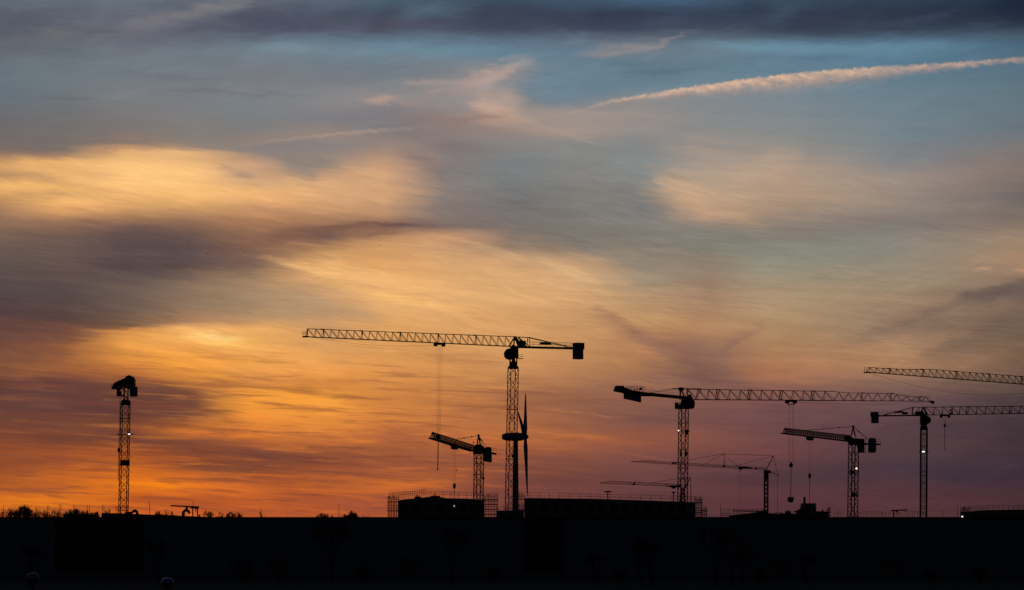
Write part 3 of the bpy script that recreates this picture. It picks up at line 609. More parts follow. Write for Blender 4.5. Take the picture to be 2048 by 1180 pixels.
# ------------------------------------------------------------------ A  the crane seen end-on at the left
def crane_A():
    D = 1000.0; top = P(251, 806, D)
    root = thing('tower_crane', 'far left tower crane seen almost end-on, its head a dark hunched lump', 'tower crane', (P(247, 1036, D).x, D, 0), 'tower cranes over the building site')
    make_mast(root, top, (246.5, 1036), D, 2.0, R(20), tl=.11)
    s = MB(); s.tube([P(251.4, 810, D), P(251.6, 802, D), P(251.8, 799, D)], [1.35, 1.2, .8], 14); s.build('slewing_ring', DARK, root)
    nk = lattice_mast(MB(), P(251.8, 800, D), P(253, 769, D), 1.0, R(10), .24, .1, panel=1.2, style='X'); nk.build('neck', STEEL, root)
    J = Jib(P(256, 772, D), P(229, 776, 1075)); hf = lambda q: 2.6 if q < 2 else 2.3 - .9 * q / J.L
    jo = J.truss(MB(), 0, J.L, 24, hf, 1.6, .24, .15, style='M', joints=4).build('jib', STEEL, root)
    tp = MB()
    for e in (-.7, .7):
        for q in (.1, 1.2): tp.bar(J.at(J.L + q, -.3, e), J.at(J.L + q, 1.1, e), .09)
    tp.bar(J.at(J.L + 1.2, 1.1, -.7), J.at(J.L + 1.2, 1.1, .7), .09); tp.box(J.at(J.L + .6, -.2), (1.3, 1.5, .3), math.atan2(J.d.y, J.d.x)); tp.build('tip_basket', DARK, jo)
    # hunched machinery deck and top frame, hanging forward on the counter jib
    h = MB(); h.prism(pxpoly([(250,776),(249,771),(244.5,768),(247,759),(249,758),(251,752.5),(255,751.5),(256.5,750),(260,750.5),(262,752.5),(266,753),(267.5,758),(266.5,765),(267.5,773),(262,773),(262,790),(259,790),(259,777),(255.5,777),(254,774)], D - 5), (0, 4.2, 0)); h.build('winch_house', DARK, root, bevel=.15)
    for i in range(4):
        pass
    rl = MB()
    K = Jib(P(258, 772, D + 2), P(264, 770, D - 16))
    for e in (-1, 1): rl.beam(K.at(0, 0, e*.8), K.at(K.L, 0, e*.8), .3, .5)
    for i in range(6): rl.bar(K.at(K.L*i/5, 0, -.8), K.at(K.L*i/5, 0, .8), .2)
    kj = rl.build('counter_jib', STEEL, root)
    hr = MB(); handrail(hr, K, 2, K.L, 1.0, .2); handrail(hr, K, 2, K.L, -1.0, .2); hr.build('handrail', GALV, kj)
    w = MB(); pxbox(w, 260, 773.5, 274, 793, D - 17, 1.8); w.build('counterweight', BALLAST, root, bevel=.06)
    c = MB(); pxbox(c, 233, 776, 240, 792, D - 2.5, 1.7); pxbox(c, 233, 789.5, 248, 792.5, D - 2.5, 1.7); pxbox(c, 240, 776, 247, 778, D - 2.5, 1.7)
    for q in (243.5, 247): c.bar(P(q, 777, D - 2.4), P(q, 791, D - 2.4), .12)
    co = c.build('cab', DARK, root, bevel=.05); gl = MB(); pxbox(gl, 240, 783, 243, 789, D - 2.3, .1); gl.build('window', GLASS, co)
    mb = MB(); platform(mb, P(250, 869, D), 4.2, .14, False); mb.build('landing', GALV, root)
    lamp(root, 258.3, 868.3, D - 2.3, L_WHITE, .6, .18)
    x = MB(); pxbox(x, 240.5, 920, 257.5, 931, D - 1.4, 2.8); x.build('climbing_frame', DARK, root, bevel=.05)
    rp = MB(); tp_ = P(241, 794, D + 6)
    for a, b in ((240.2, 239), (241, 240)): rope(rp, P(a, 780, D + 6), P(b - 2, 900, D + 6), .03)
    rp.build('hoist_rope', ROPE, root)
    b = MB().tube([P(237.6, 896, D+6), P(237.4, 900, D+6), P(237.2, 905, D+6)], [.15, .42, .12], 8); b.build('hook_block', DARK, root)
    MB().tube([P(237.2, 904, D+6), P(236, 961, D+6)], .07, 5).build('chain_sling', ROPE, root)
crane_A()

# ------------------------------------------------------------------ C / E  smaller cranes with pointed heads
def crane_A_frame(label, D, mx, my_top, mx_bot, w, rot, jr, jt, Dt, n, hroot, htip, apex, legs, ties_back, cj_end, trol, hookpx, ring, extras):
    top = P(mx, my_top, D)
    root = thing('tower_crane', label, 'tower crane', (P(mx_bot, 1036, D).x, D, 0), 'tower cranes over the building site')
    make_mast(root, top, (mx_bot, 1036), D, w, R(rot), tl=.1, tc=.2)
    J = Jib(P(jr[0], jr[1], D), P(jt[0], jt[1], Dt)); hf = lambda q: hroot + (htip - hroot) * max(0, q) / J.L
    jo = J.truss(MB(), 0, J.L, n, hf, 1.3, .17, .10, style='V').build('jib', STEEL, root)
    tp = MB(); tp.box(J.at(J.L + .4, 0), (2.0, 1.2, .25), math.atan2(J.d.y, J.d.x)); tp.bar(J.at(J.L, 0, -.5), J.at(J.L, hf(J.L)), .14); tp.bar(J.at(J.L, 0, .5), J.at(J.L, hf(J.L)), .14); tp.build('tip_basket', DARK, jo)
    ap = P(apex[0], apex[1], D)
    hd = MB()
    for q, e in ((legs[0], -1), (legs[0], 1), (legs[1], -1), (legs[1], 1)):
        f = P(q[0], q[1], D + e*.8); hd.bar(f, ap + Vector((0, e*.15, 0)), .2)
    a0 = P(legs[0][0], legs[0][1], D); b0 = P(legs[1][0], legs[1][1], D)
    for k in (.3, .55, .78): hd.bar(a0.lerp(ap, k), b0.lerp(ap, k), .1)
    hd.ball(ap, .3, 8, 6); hd.build('head_frame', STEEL, root)
    pe = MB(); ja = J.at(J.s_of(jr[2]), hf(J.s_of(jr[2])))
    pe.tube([ap, ap.lerp(ja, .33), ap.lerp(ja, .66), ja], .06, 5)
    for k in (.3, .62): pe.box(ap.lerp(ja, k), (.8, .25, .22), math.atan2(J.d.y, J.d.x))
    for q in ties_back: pe.tube([ap, P(q[0], q[1], D + 2)], .06, 5); pe.ball(ap.lerp(P(q[0], q[1], D + 2), .45), .16, 6, 4)
    pe.build('pendant', STEEL, root)
    cj = MB(); K = Jib(P(mx, cj_end[2], D), P(cj_end[0], cj_end[1], D + 6))
    for e in (-1, 1): cj.beam(K.at(0, 0, e*.6), K.at(K.L, 0, e*.6), .25, .4)
    for i in range(5): cj.bar(K.at(K.L*i/4, 0, -.6), K.at(K.L*i/4, 0, .6), .15)
    co = cj.build('counter_jib', STEEL, root)
    hr = MB(); handrail(hr, K, K.L*.55, K.L, .7, .2, 1.0, 1.2); hr.build('handrail', GALV, co)
    s = MB(); s.tube([P(mx, my_top + 3, D), P(mx, my_top - 1, D), P(mx, my_top - 3, D)], [1.3, 1.3, .95], 14); s.build('slewing_ring', DARK, root)
    q = J.s_of(trol); trolley(root, J, q, 1.3)
    c = J.at(q, -.6); hx, ztop, zend = hookpx; Dh = c.y
    zb = P(hx, ztop, Dh).z
    rp = MB()
    for e in (-1, 1): rope(rp, c + Vector((e*.28, 0, 0)), Vector((P(hx, ztop, Dh).x + e*.22, Dh, zb + .4)), .022)
    rp.build('hoist_rope', ROPE, root)
    bt = MB(); bb = Vector((P(hx, ztop, Dh).x, Dh, zb)); bt.tube([bb + Vector((0,0,.5)), bb + Vector((0,0,.2)), bb - Vector((0,0,.4)), bb - Vector((0,0,.7))], [.15, .3, .3, .1], 8); bt.build('hook_block', DARK, root)
    MB().tube([bb, P(hx - .5, zend, Dh)], .06, 5).build('chain_sling', ROPE, root)
    extras(root, D, J, K)
def exC(root, D, J, K):
    m = MB(); m.prism(pxpoly([(946,904),(946,893),(950,890),(957,888),(962,889),(969,894),(970,908),(946,908)], D - 1.2), (0, 2.4, 0)); m.build('machinery_house', DARK, root, bevel=.1)
    c = MB(); c.prism(pxpoly([(968,898),(970,895),(974,894),(980,893.5),(983,896),(984,923),(982,925),(966,922),(966,905)], D + 4), (0, 1.8, 0)); c.build('counterweight', BALLAST, root, bevel=.1)
    b = MB(); pxbox(b, 964, 954, 969, 958, D - 1, .8); b.build('junction_box', DARK, root)
    t = MB(); t.bar(P(947, 893, D), P(947, 884, D), .1); t.box(P(947, 884, D), (.3, .3, .2)); t.build('anemometer', GALV, root)
    m = MB(); platform(m, P(957.5, 917, D), 2.3, .12, False); m.build('landing', GALV, root); platform(MB(), P(957.5, 926, D), 2.3, .1, False).build('landing', GALV, root)
crane_A_frame('small pointed-head tower crane rising behind the scaffolded block left of the tallest crane', 850.0, 957.8, 905, 956.3, 1.62, 22,
    (947, 903, 910), (864.5, 877, ), 790.0, 22, 1.35, 1.3, (957, 871), ((954, 890), (961, 890)), ((966, 890), (973, 894)), (987, 908, 903), 909, (908.8, 971, 998), None, exC)
def exE(root, D, J, K):
    m = MB(); m.prism(pxpoly([(1690,878),(1690,872),(1698,871),(1702,872.5),(1706,876),(1717,877),(1717,890),(1700,890),(1698,884)], D - 1.2), (0, 2.4, 0)); m.build('machinery_house', DARK, root, bevel=.1)
    c = MB(); pxbox(c, 1716, 877.5, 1729, 904.5, D - 2.6, 1.7); co = c.build('cab', DARK, root, bevel=.15); gl = MB(); pxbox(gl, 1717.5, 882, 1721, 893, D - 2.65, .08); gl.build('window', GLASS, co)
    fr = MB(); 
    for q in (1716, 1731): fr.bar(P(q, 875, D - 3), P(q, 905, D - 3), .1)
    fr.bar(P(1716, 905, D - 3), P(1731, 905, D - 3), .12); fr.build('cab_frame', GALV, root)
    c = MB(); c.prism(pxpoly([(1737.5,905),(1737.5,879),(1739,876.5),(1744,875.5),(1749,876),(1752.5,878.5),(1752.5,902),(1750,905.5)], D + 4), (0, 1.8, 0)); c.build('counterweight', BALLAST, root, bevel=.1)
    
    for r_ in (906, 948, 993): platform(MB(), P(1706.3, r_, D), 2.2, .12, False).build('landing', GALV, root)
    x = MB(); pxbox(x, 1701, 940.5, 1708, 948, D - .9, 1.2); x.build('junction_box', DARK, root); x = MB(); pxbox(x, 1703, 985, 1714, 993, D - 1.3, .3); x.build('banner', DARK, root)
    lamp(root, 1713, 937, D - 1.6, L_WARM, .40, .40, wide=False)
    t = MB(); t.bar(P(1687, 873, D), P(1687, 866, D), .1); t.build('anemometer', GALV, root)
crane_A_frame('pointed-head tower crane with a bright orange lamp halfway up its mast', 900.0, 1707.3, 885, 1705.3, 1.75, 22,
    (1700, 883, 1609), (1569.5, 867), 830.0, 30, 1.4, 1.15, (1706.5, 853), ((1702.5, 872), (1711, 874)), ((1735, 878), (1727, 872)), (1757, 889, 887), 1620, (1619.3, 951, 1006), None, exE)

# ------------------------------------------------------------------ D  hammerhead with the lettered counter jib
def text_mesh(txt, size, name, parent, loc, depth, m, sx=1.0):
    cu = bpy.data.curves.new('lettering', 'FONT'); cu.body = txt; cu.size = size; cu.extrude = depth; cu.offset = .02
    cu.space_character = 1.05
    ob = bpy.data.objects.new('tmp_text', cu); col.objects.link(ob)
    dg = bpy.context.evaluated_depsgraph_get(); me = bpy.data.meshes.new_from_object(ob.evaluated_get(dg)); bpy.data.objects.remove(ob)
    bpy.data.curves.remove(cu)
    b = base_of(parent)
    for v in me.vertices:
        x, y, z = v.co; v.co = (x*sx + loc.x - b.x, loc.y - z - b.y, y + loc.z - b.z)
    me.materials.clear(); me.materials.append(m)
    o = bpy.data.objects.new(name, me); col.objects.link(o); o.parent = parent; return o
def crane_D():
    D = 950.0; top = P(1367.3, 816, D)
    root = thing('tower_crane', 'flat-topped tower crane with lettering on its counter jib, long jib to the right', 'tower crane', (P(1364.5, 1036, D).x, D, 0), 'tower cranes over the building site')
    make_mast(root, top, (1364.7, 1036), D, 1.85, R(20), tl=.11)
    J = Jib(P(1372, 799, D), P(1861, 802.5, D + 20)); 
    s1 = J.s_of(1668); s2 = J.s_of(1690); s3 = J.s_of(1781); s4 = J.s_of(1818)
    def hf(q):
        pts = [(0, 2.55), (s1, 2.3), (s2, 1.95), (s3, 1.9), (s4, 1.15), (J.L, 1.05)]
        for a, b in zip(pts, pts[1:]):
            if q <= b[0]: return a[1] + (b[1] - a[1]) * (q - a[0]) / (b[0] - a[0])
        return 1.05
    jb = J.truss(MB(), 0, s1, 14, hf, 1.7, .17, .1, style='N', joints=3); J.truss(jb, s1, J.L, 10, hf, 1.3, .13, .08, style='V', joints=3)
    jo = jb.build('jib', STEEL, root)
    tp = MB(); tp.box(J.at(J.L + .3, -.1), (1.1, 1.2, .4), .0); tp.tube([J.at(J.L + .6, -.3, -.3), J.at(J.L + .6, -.3, .3)], .38, 10); tp.build('tip_sheave', DARK, jo)
    hd = MB()
    for e in (-1, 1):
        a = P(1360, 799, D + e*.7); hd.bar(a, P(1361, 777.5, D + e*.3), .4); hd.bar(P(1371, 799, D + e*.7), P(1363, 780, D + e*.2), .28)
        hd.bar(P(1375, 799, D + e*.7), P(1376, 778, D), .17); hd.bar(P(1392, 796, D + e*.7), P(1376, 779, D), .12); hd.bar(P(1392, 796, D+e*.7), P(1402, 779, D), .14)
    hd.bar(P(1345, 777.5, D), P(1403, 778, D), .26); hd.box(P(1362, 778, D), (1.3, .9, .8)); hd.build('head_frame', STEEL, root)
    K = Jib(P(1372, 796.5, D), P(1240, 784, D - 6)); C_ = K.s_of
    cj = MB()
    for e in (-1, 1): cj.beam(K.at(0, .1, e*.7), K.at(C_(1296), .1, e*.7), .3, .75)
    for i in range(8): q = C_(1296)*i/7; cj.bar(K.at(q, 0, -.7), K.at(q, 0, .7), .2)
    cjo = cj.build('counter_jib', STEEL, root)
    hr = MB(); handrail(hr, K, 3, C_(1300), .95, .4, .8, 3.4, .04); hr.build('handrail', GALV, cjo)
    ti = MB()
    for e in (-1, 1): ti.bar(P(1347, 778, D + e*.3), P(1297, 786, D - 2 + e*.6), .11)
    ti.build('tie_bar', STEEL, root)
    cw = MB(); cw.prism(pxpoly([(1247.5,797),(1247.5,784),(1282.5,784),(1282.5,801),(1282,805)], D - 6), (0, 1.7, 0)); cw.build('counterweight', BALLAST, root, bevel=.06)
    bd = MB(); bd.prism(pxpoly([(1227,782),(1229,775),(1231,771.5),(1248,771.3),(1248.3,774.5),(1252,775),(1258,778),(1268,781),(1286,783.5),(1296,785),(1303,788.5),(1303,792),(1284,792),(1282,789),(1248,787),(1244,785.2)], D - 6.8), (0, 3.2, 0)); bd.build('machinery_deck', DARK, root, bevel=.08)
    fr = MB()
    for a, b in (((1252,772.5),(1285.5,773.3)),((1252,783),(1285.5,784)),((1252,772.5),(1252,783)),((1285.5,773.3),(1285.5,784))): fr.bar(P(*a, D - 7), P(*b, D - 7), .1)
    for q in (1287.5, 1291.5): fr.bar(P(q, 773.5, D - 5), P(q, 785, D - 5), .08)
    fr.bar(P(1286, 773.5, D - 5), P(1291.5, 773.8, D - 5), .08)
    sg = fr.build('sign_frame', GALV, root)
    t = text_mesh('POTAIN', 1.25, 'lettering', sg, P(1249.5, 782.0, D - 7), .06, DARK, .80)
    t.rotation_euler = (0, 0, 0)
    MB().tube([P(1281.7, 777.8, D - 7.06), P(1281.7, 777.8, D - 6.94)], .36, 14).build('emblem_disc', DARK, sg)
    # cab and turret
    b = MB(); b.prism(pxpoly([(1361,818),(1361,808),(1363,800),(1364,794),(1374,792),(1378,788.5),(1381,788.5),(1384,793),(1386,798),(1389,800),(1389,816),(1384,817.5)], D - 1.5), (0, 2.4, 0)); b.build('slewing_platform', DARK, root, bevel=.15)
    c = MB(); c.prism(pxpoly([(1376,817),(1376,799),(1388,799.5),(1390,805),(1390,810),(1388,815),(1384,817.2)], D - 3.3), (0, 1.6, 0)); co = c.build('cab', DARK, root, bevel=.12)
    gl = MB(); 
    for y in (804.5, 807.5, 810.5): gl.prism(pxpoly([(1379.5,y),(1388.5,y),(1388.3,y+1.6),(1379.5,y+1.6)], D - 3.36), (0, .06, 0))
    gl.build('window', GLASS, co)
    c = MB()
    for y in (805.5, 817.5): c.bar(P(1350, y, D), P(1361, y, D), .16)
    for x in (1350, 1352.5, 1355, 1358): c.bar(P(x, 805.5, D), P(x, 817.5, D), .15)
    pxbox(c, 1350, 805, 1356.5, 817, D + .3, .1); pxbox(c, 1355, 808, 1362, 817.5, D - 1, 1.5); c.build('side_platform', GALV, root)
    q = J.s_of(1582); trolley(root, J, q, 1.7)
    tb = MB(); tb.box(J.at(q, -1.05), (1.8, .7, .18)); 
    for e in (-1, 1): tb.bar(J.at(q + e*.85, -.4), J.at(q + e*.8, -1.0), .1)
    tb.build('trolley_basket', GALV, root)
    c = J.at(q, -.7); Dh = c.y
    rp = MB()
    for a, b in ((1577.7, 1578), (1578.6, 1580), (1585.5, 1584.5), (1587, 1586.5)): rope(rp, P(a, 806, Dh), P(b, 925, Dh), .022)
    rp.build('hoist_rope', ROPE, root)
    k = MB().tube([P(1582, 924, Dh), P(1582, 927.5, Dh), P(1582, 928, Dh), P(1582, 931, Dh), P(1582, 934, Dh), P(1582, 935, Dh)], [.22, .25, .45, .55, .42, .1], 10); k.build('hook_block', DARK, root)
    MB().tube([P(1582, 934, Dh), P(1581.5, 994, Dh)], .08, 5).build('chain_sling', ROPE, root)
    tr = MB(); aa = J.at(q + 1, -.5); bb = J.at(J.L, -.2)
    tr.tube([aa.lerp(bb, i/8) - Vector((0,0,.5*math.sin(math.pi*i/8))) for i in range(9)], .025, 4); tr.build('trolley_rope', ROPE, root)
    # concrete bucket on the hook
    bk = thing('concrete_bucket', 'dark flared concrete bucket hanging from the lettered crane above the low roofs', 'bucket', P(1582, 1006, Dh))
    B = MB(); B.prism(pxpoly([(1575.5,994.5),(1588.3,994.5),(1586.5,1004),(1576,1004)], Dh - .7), (0, 1.4, 0)); B.build('body', DARK, bk, bevel=.06)
    y = MB(); 
    for e in (-5.5, 5.5): y.bar(P(1582 + e, 995, Dh), P(1581.7, 992, Dh), .09)
    y.build('lifting_yoke', GALV, bk); MB().tube([P(1581.5,1003.5,Dh), P(1581.5,1005,Dh)], [.5,.25], 8).build('outlet', GALV, bk)
    for r_ in (862, 900, 958): platform(MB(), P(1367.3 - (r_-816)*.012, r_, D), 2.2, .12, False).build('landing', GALV, root)
    s = MB(); s.prism(pxpoly([(1373,859),(1381,862),(1373,866)], D), (0, 1.2, 0)); pxbox(s, 1371, 859, 1376, 869, D - .6, 1.4); s.build('junction_box', DARK, root)
    for a_, b_ in ((1360, 1364.5), (1369, 1374.5)): s = MB(); pxbox(s, a_, 904, b_, 911.5, D - 1.2, .15); s.build('banner', DARK, root)
    lamp(root, 1357, 861, D - 1.5, L_WARM, .32, .30, wide=False)
crane_D()

# ------------------------------------------------------------------ F / G  cranes at the right edge
def crane_F():
    D = 1010.0; top = P(1847.8, 856, D)
    root = thing('tower_crane', 'slim tower crane near the right edge with a white light band on its mast', 'tower crane', (P(1846.5, 1036, D).x, D, 0), 'tower cranes over the building site')
    make_mast(root, top, (1846.8, 1036), D, 1.6, R(2), tl=.08, tc=.24, style='K')
    s = MB(); s.tube([P(1847.8, 860, D), P(1847.8, 853, D), P(1847.8, 852, D), P(1847.8, 848, D)], [.95, .95, .7, .7], 12)
    for e in (-1, 1): s.bar(P(1847.8 + e*4.5, 855, D), P(1847.8 + e*4.5, 833, D), .3)
    s.build('slewing_ring', DARK, root)
    J = Jib(P(1850, 830, D), P(2265, 823.5, D - 12)); hf = lambda q: 2.05 - .3*q/J.L
    J.truss(MB(), 0, J.L, 24, hf, 1.5, .17, .1, style='N', joints=5).build('jib', STEEL, root)
    K = Jib(P(1850, 830, D), P(1742, 831, D + 5)); C_ = K.s_of; rz = math.atan2(K.d.y, K.d.x)
    hd = MB()
    for e in (-1, 1):
        hd.bar(K.at(C_(1841), 0, e*.6), K.at(C_(1846.5), 2.1), .22); hd.bar(K.at(C_(1855), 0, e*.6), K.at(C_(1846.5), 2.1), .26)
        hd.bar(K.at(C_(1825), 0, e*.5), K.at(C_(1825), 2.0, e*.3), .16); hd.bar(K.at(C_(1827), 0, e*.5), K.at(C_(1840), 2.0), .12)
        hd.bar(K.at(C_(1825), 2.0, e*.3), K.at(C_(1768), .1, e*.5), .14)
    hd.bar(K.at(C_(1824), 2.05), J.at(0, 2.1), .18); hd.build('head_frame', STEEL, root)
    cj = MB()
    for e in (-1, 1): cj.beam(K.at(0, -.1, e*.6), K.at(K.L, -.1, e*.6), .25, .35)
    for i in range(8): cj.bar(K.at(K.L*i/7, -.1, -.6), K.at(K.L*i/7, -.1, .6), .15)
    co = cj.build('counter_jib', STEEL, root)
    hr = MB(); handrail(hr, K, C_(1822), C_(1757), .8, .05, 1.0, 2.0); hr.build('handrail', GALV, co)
    cw = MB(); cw.box(K.at(C_(1749), .35), (1.8, 1.8, 1.2), rz); cw.box(K.at(C_(1749.8), -1.1), (1.7, 1.6, 1.9), rz); cw.build('counterweight', BALLAST, root, bevel=.05)
    w = MB(); w.box(K.at(C_(1798), .85), (2.2, 1, .42), rz); w.box(K.at(C_(1810), .5), (1.3, 1, .6), rz); w.build('control_cabinet', DARK, root)
    m = MB(); m.prism(pxpoly([(1832,826),(1834,823.5),(1840,822),(1846,822),(1850,828),(1855,832),(1855,850),(1841,850),(1841,832),(1838,830),(1832,829)], D - .9), (0, 1.8, 0)); m.build('slewing_platform', DARK, root, bevel=.1)
    c = MB(); c.prism(pxpoly([(1852,831),(1856,832),(1861,835),(1862.3,840),(1861,845),(1857,847.5),(1852,847.5)], D - 2.2), (0, 1.5, 0)); cb = c.build('cab', DARK, root, bevel=.1)
    gl = MB(); gl.prism(pxpoly([(1857,834),(1860.5,836.5),(1861.2,840),(1860,844),(1857,845)], D - 2.26), (0, .05, 0)); gl.build('window', GLASS, cb)
    q = J.s_of(1890); trolley(root, J, q, 1.5)
    c = J.at(q, -.6); Dh = c.y; rp = MB()
    for a in (1887.8, 1892): rope(rp, P(a, 832, Dh), P(1889.6 + (a - 1890)*.4, 850, Dh), .03)
    rp.build('hoist_rope', ROPE, root); MB().tube([P(1889.6, 848, Dh), P(1889.6, 850, Dh), P(1889.6, 852.5, Dh), P(1889.6, 855, Dh)], [.15, .3, .33, .1], 9).build('hook_block', DARK, root)
    MB().tube([P(1889.6, 853, Dh), P(1889.4, 902, Dh)], .07, 5).build('chain_sling', ROPE, root)
    m = MB(); platform(m, P(1847.6, 903.5, D), 2.3, .14, False)
    for e in (-1, 1): m.bar(P(1847.5 + e*10, 903.5, D), P(1847.5 + e*7, 903.5, D), .12); m.box(P(1847.5 + e*8.3, 903.2, D), (.35, .4, .25))
    m.build('landing', GALV, root)
    lamp(root, 1846.7, 903.3, D - 1.3, L_WHITE, .65, .26)
    for r_ in (868, 943, 951, 992, 1026): platform(MB(), P(1847.3, r_, D), 1.75, .1, False).build('landing', GALV, root)
    t = MB(); 
    for e in (-.5, .5): t.bar(J.at(J.s_of(1905) , .1, e), J.at(J.s_of(1905), 1.9, 0), .16)
    t.box(J.at(J.s_of(1901), 1.1), (.5, .5, .5)); t.box(J.at(J.s_of(1902), .2), (.7, .5, .5)); t.build('trolley_winch', DARK, root)
crane_F()
def crane_G():
    D = 945.0
    root = thing('tower_crane', 'tower crane whose lattice jib alone enters high at the right edge', 'tower crane', (P(2170, 1036, D).x, D, 0), 'tower cranes over the building site')
    rt = P(2170, 778, D); make_mast(root, P(2172, 800, D), (2170, 1036), D, 2.0, R(25))
    J = Jib(rt, P(1737, 744.5, 915)); sA = J.s_of(1838); sB = J.s_of(1805)
    hf = lambda q: 1.6 if q < sA else (1.6 + (q - sA) / (J.s_of(1800) - sA) * -.45 if q < J.s_of(1800) else 1.12)
    hf = lambda q: 1.85 - .45 * max(0, min(1, (q - sA + 4) / 8.0)) - .25 * max(0, (q - sA)) / (J.L - sA)
    jb = J.truss(MB(), 0, J.L, 33, hf, 1.0, .15, .08, style='M', joints=5); jo = jb.build('jib', STEEL, root)
    tp = MB(); tp.box(J.at(J.L + .4, -.05), (1.2, 1.2, .3), math.atan2(J.d.y, J.d.x))
    for e in (-.5, .5):
        for q in (.0, .8): tp.bar(J.at(J.L + q, 0, e), J.at(J.L + q, 1.25, e), .07)
    for z in (.6, 1.2): tp.bar(J.at(J.L + .8, z, -.5), J.at(J.L + .8, z, .5), .06)
    tp.build('tip_basket', GALV, jo)
    K = Jib(rt, P(2290, 782, D + 10)); cj = MB()
    for e in (-1, 1): cj.beam(K.at(0, -.1, e*.7), K.at(K.L, -.1, e*.7), .3, .5)
    for i in range(6): cj.bar(K.at(K.L*i/5, -.1, -.7), K.at(K.L*i/5, -.1, .7), .18)
    cj.build('counter_jib', STEEL, root)
    hd = MB()
    for e in (-1, 1): hd.bar(K.at(-1, 0, e*.7), K.at(0, 2), .25); hd.bar(K.at(1.4, 0, e*.7), K.at(0, 2), .25); hd.bar(K.at(0, 2), K.at(K.L - 3, 0, e*.6), .13)
    hd.build('head_frame', STEEL, root)
    MB().box(K.at(K.L - 1.5, -.6), (2.2, 1.8, 3.2), math.atan2(K.d.y, K.d.x)).build('counterweight', BALLAST, root, bevel=.06)
    MB().box(P(2163, 792, D - 2), (1.8, 1.6, 2.1)).build('cab', DARK, root, bevel=.3)
    MB().tube([P(2171, 801, D), P(2171, 780, D)], [1.2, .9], 12).build('slewing_ring', DARK, root)
    a = J.at(J.L, -.1); b = J.at(J.s_of(2120), -.4); MB().tube([a.lerp(b, i/30) - Vector((0, 0, 3.2*math.sin(math.pi*i/30))) for i in range(31)], .028, 4).build('trolley_rope', ROPE, root)
crane_G()

# ------------------------------------------------------------------ H / I  thin self-erecting cranes
def crane_H():
    D = 1150.0
    root = thing('tower_crane', 'thin self-erecting crane with a fine stayed jib, its mast beside the concrete bucket', 'tower crane', (P(1532, 1036, D).x, D, 0), 'tower cranes over the building site')
    b = P(1531.5, 1036, D); b.z = 0; mo = lattice_mast(MB(), b, P(1532.5, 940, D), 1.05, R(8), .22, .13, panel=1.3, style='X').build('mast', STEEL, root)
    MB().box(P(1532.5, 950, D), (.95, .9, 2.6)).build('inner_mast', DARK, mo)
    MB().box((b.x, b.y, .6), (4.5, 4.5, 1.2)).build('base_frame', DARK, root)
    J = Jib(P(1532, 939.5, D), P(1441, 934.5, D)); J2 = Jib(P(1441, 934.5, D), P(1262, 923.4, D)); h1 = lambda q: .62; h2 = lambda q: .62 * max(.15, min(1, (J2.L - q) / 4))
    jb = J.truss(MB(), 0, J.L, 16, h1, .7, .12, .08, style='V', bottom=False); J2.truss(jb, 0, J2.L, 34, h2, .7, .11, .07, style='V', bottom=False)
    jb.build('jib', STEEL, root)
    st = MB(); ap = P(1547.3, 912, D); kp = P(1447.5, 907.5, D); ce = P(1558.5, 951.5, D)
    st.bar(P(1532, 940, D), ap, .24); st.bar(P(1449.5, 933, D), kp, .17); st.bar(P(1531, 939, D), ce, .2); st.bar(P(1531, 946, D), P(1541, 942, D), .14)
    st.box(P(1539.5, 944, D), (.7, .5, .8)); st.bar(P(1446, 934, D), P(1446, 925, D), .09); st.box(P(1447.5, 932, D), (.9, .5, .5)); st.build('strut', STEEL, root)
    pd = MB()
    for a, c in ((kp, ap), (ap, P(1472, 931.5, D)), (kp, P(1385, 918.5, D)), (P(1385, 918.5, D), P(1350, 924.3, D)), (kp, P(1404, 931, D)), (kp, P(1474, 932, D)), (ap, P(1555.5, 950, D)), (P(1555.5, 950, D), P(1555, 1028, D)), (P(1366, 921.5, D), P(1385, 918.5, D))): pd.tube([a, c], .05, 4)
    for c in (P(1426, 911.5, D), P(1525, 918.5, D), P(1551, 929, D)): pd.box(c, (.35, .2, .16))
    pd.build('pendant', ROPE, root)
    tr = MB(); tr.box(P(1487, 935.2, D), (3.1, .9, .55)); tr.box(P(1481, 938, D), (1.1, .7, .4)); tr.bar(P(1480.5, 939, D), P(1480.5, 944, D), .16); tr.build('trolley', DARK, root)
    x = MB(); x.box(P(1348, 926.3, D), (1.3, .7, .4)); x.box(P(1501, 936, D), (.5, .5, .7)); x.box(P(1512, 937, D), (.5, .5, .6)); x.build('jib_joint', DARK, root)
    rp = MB()
    for a in (1478.5, 1483): rope(rp, P(a, 940, D), P(a, 1034, D), .016)
    rp.build('hoist_rope', ROPE, root)
crane_H()
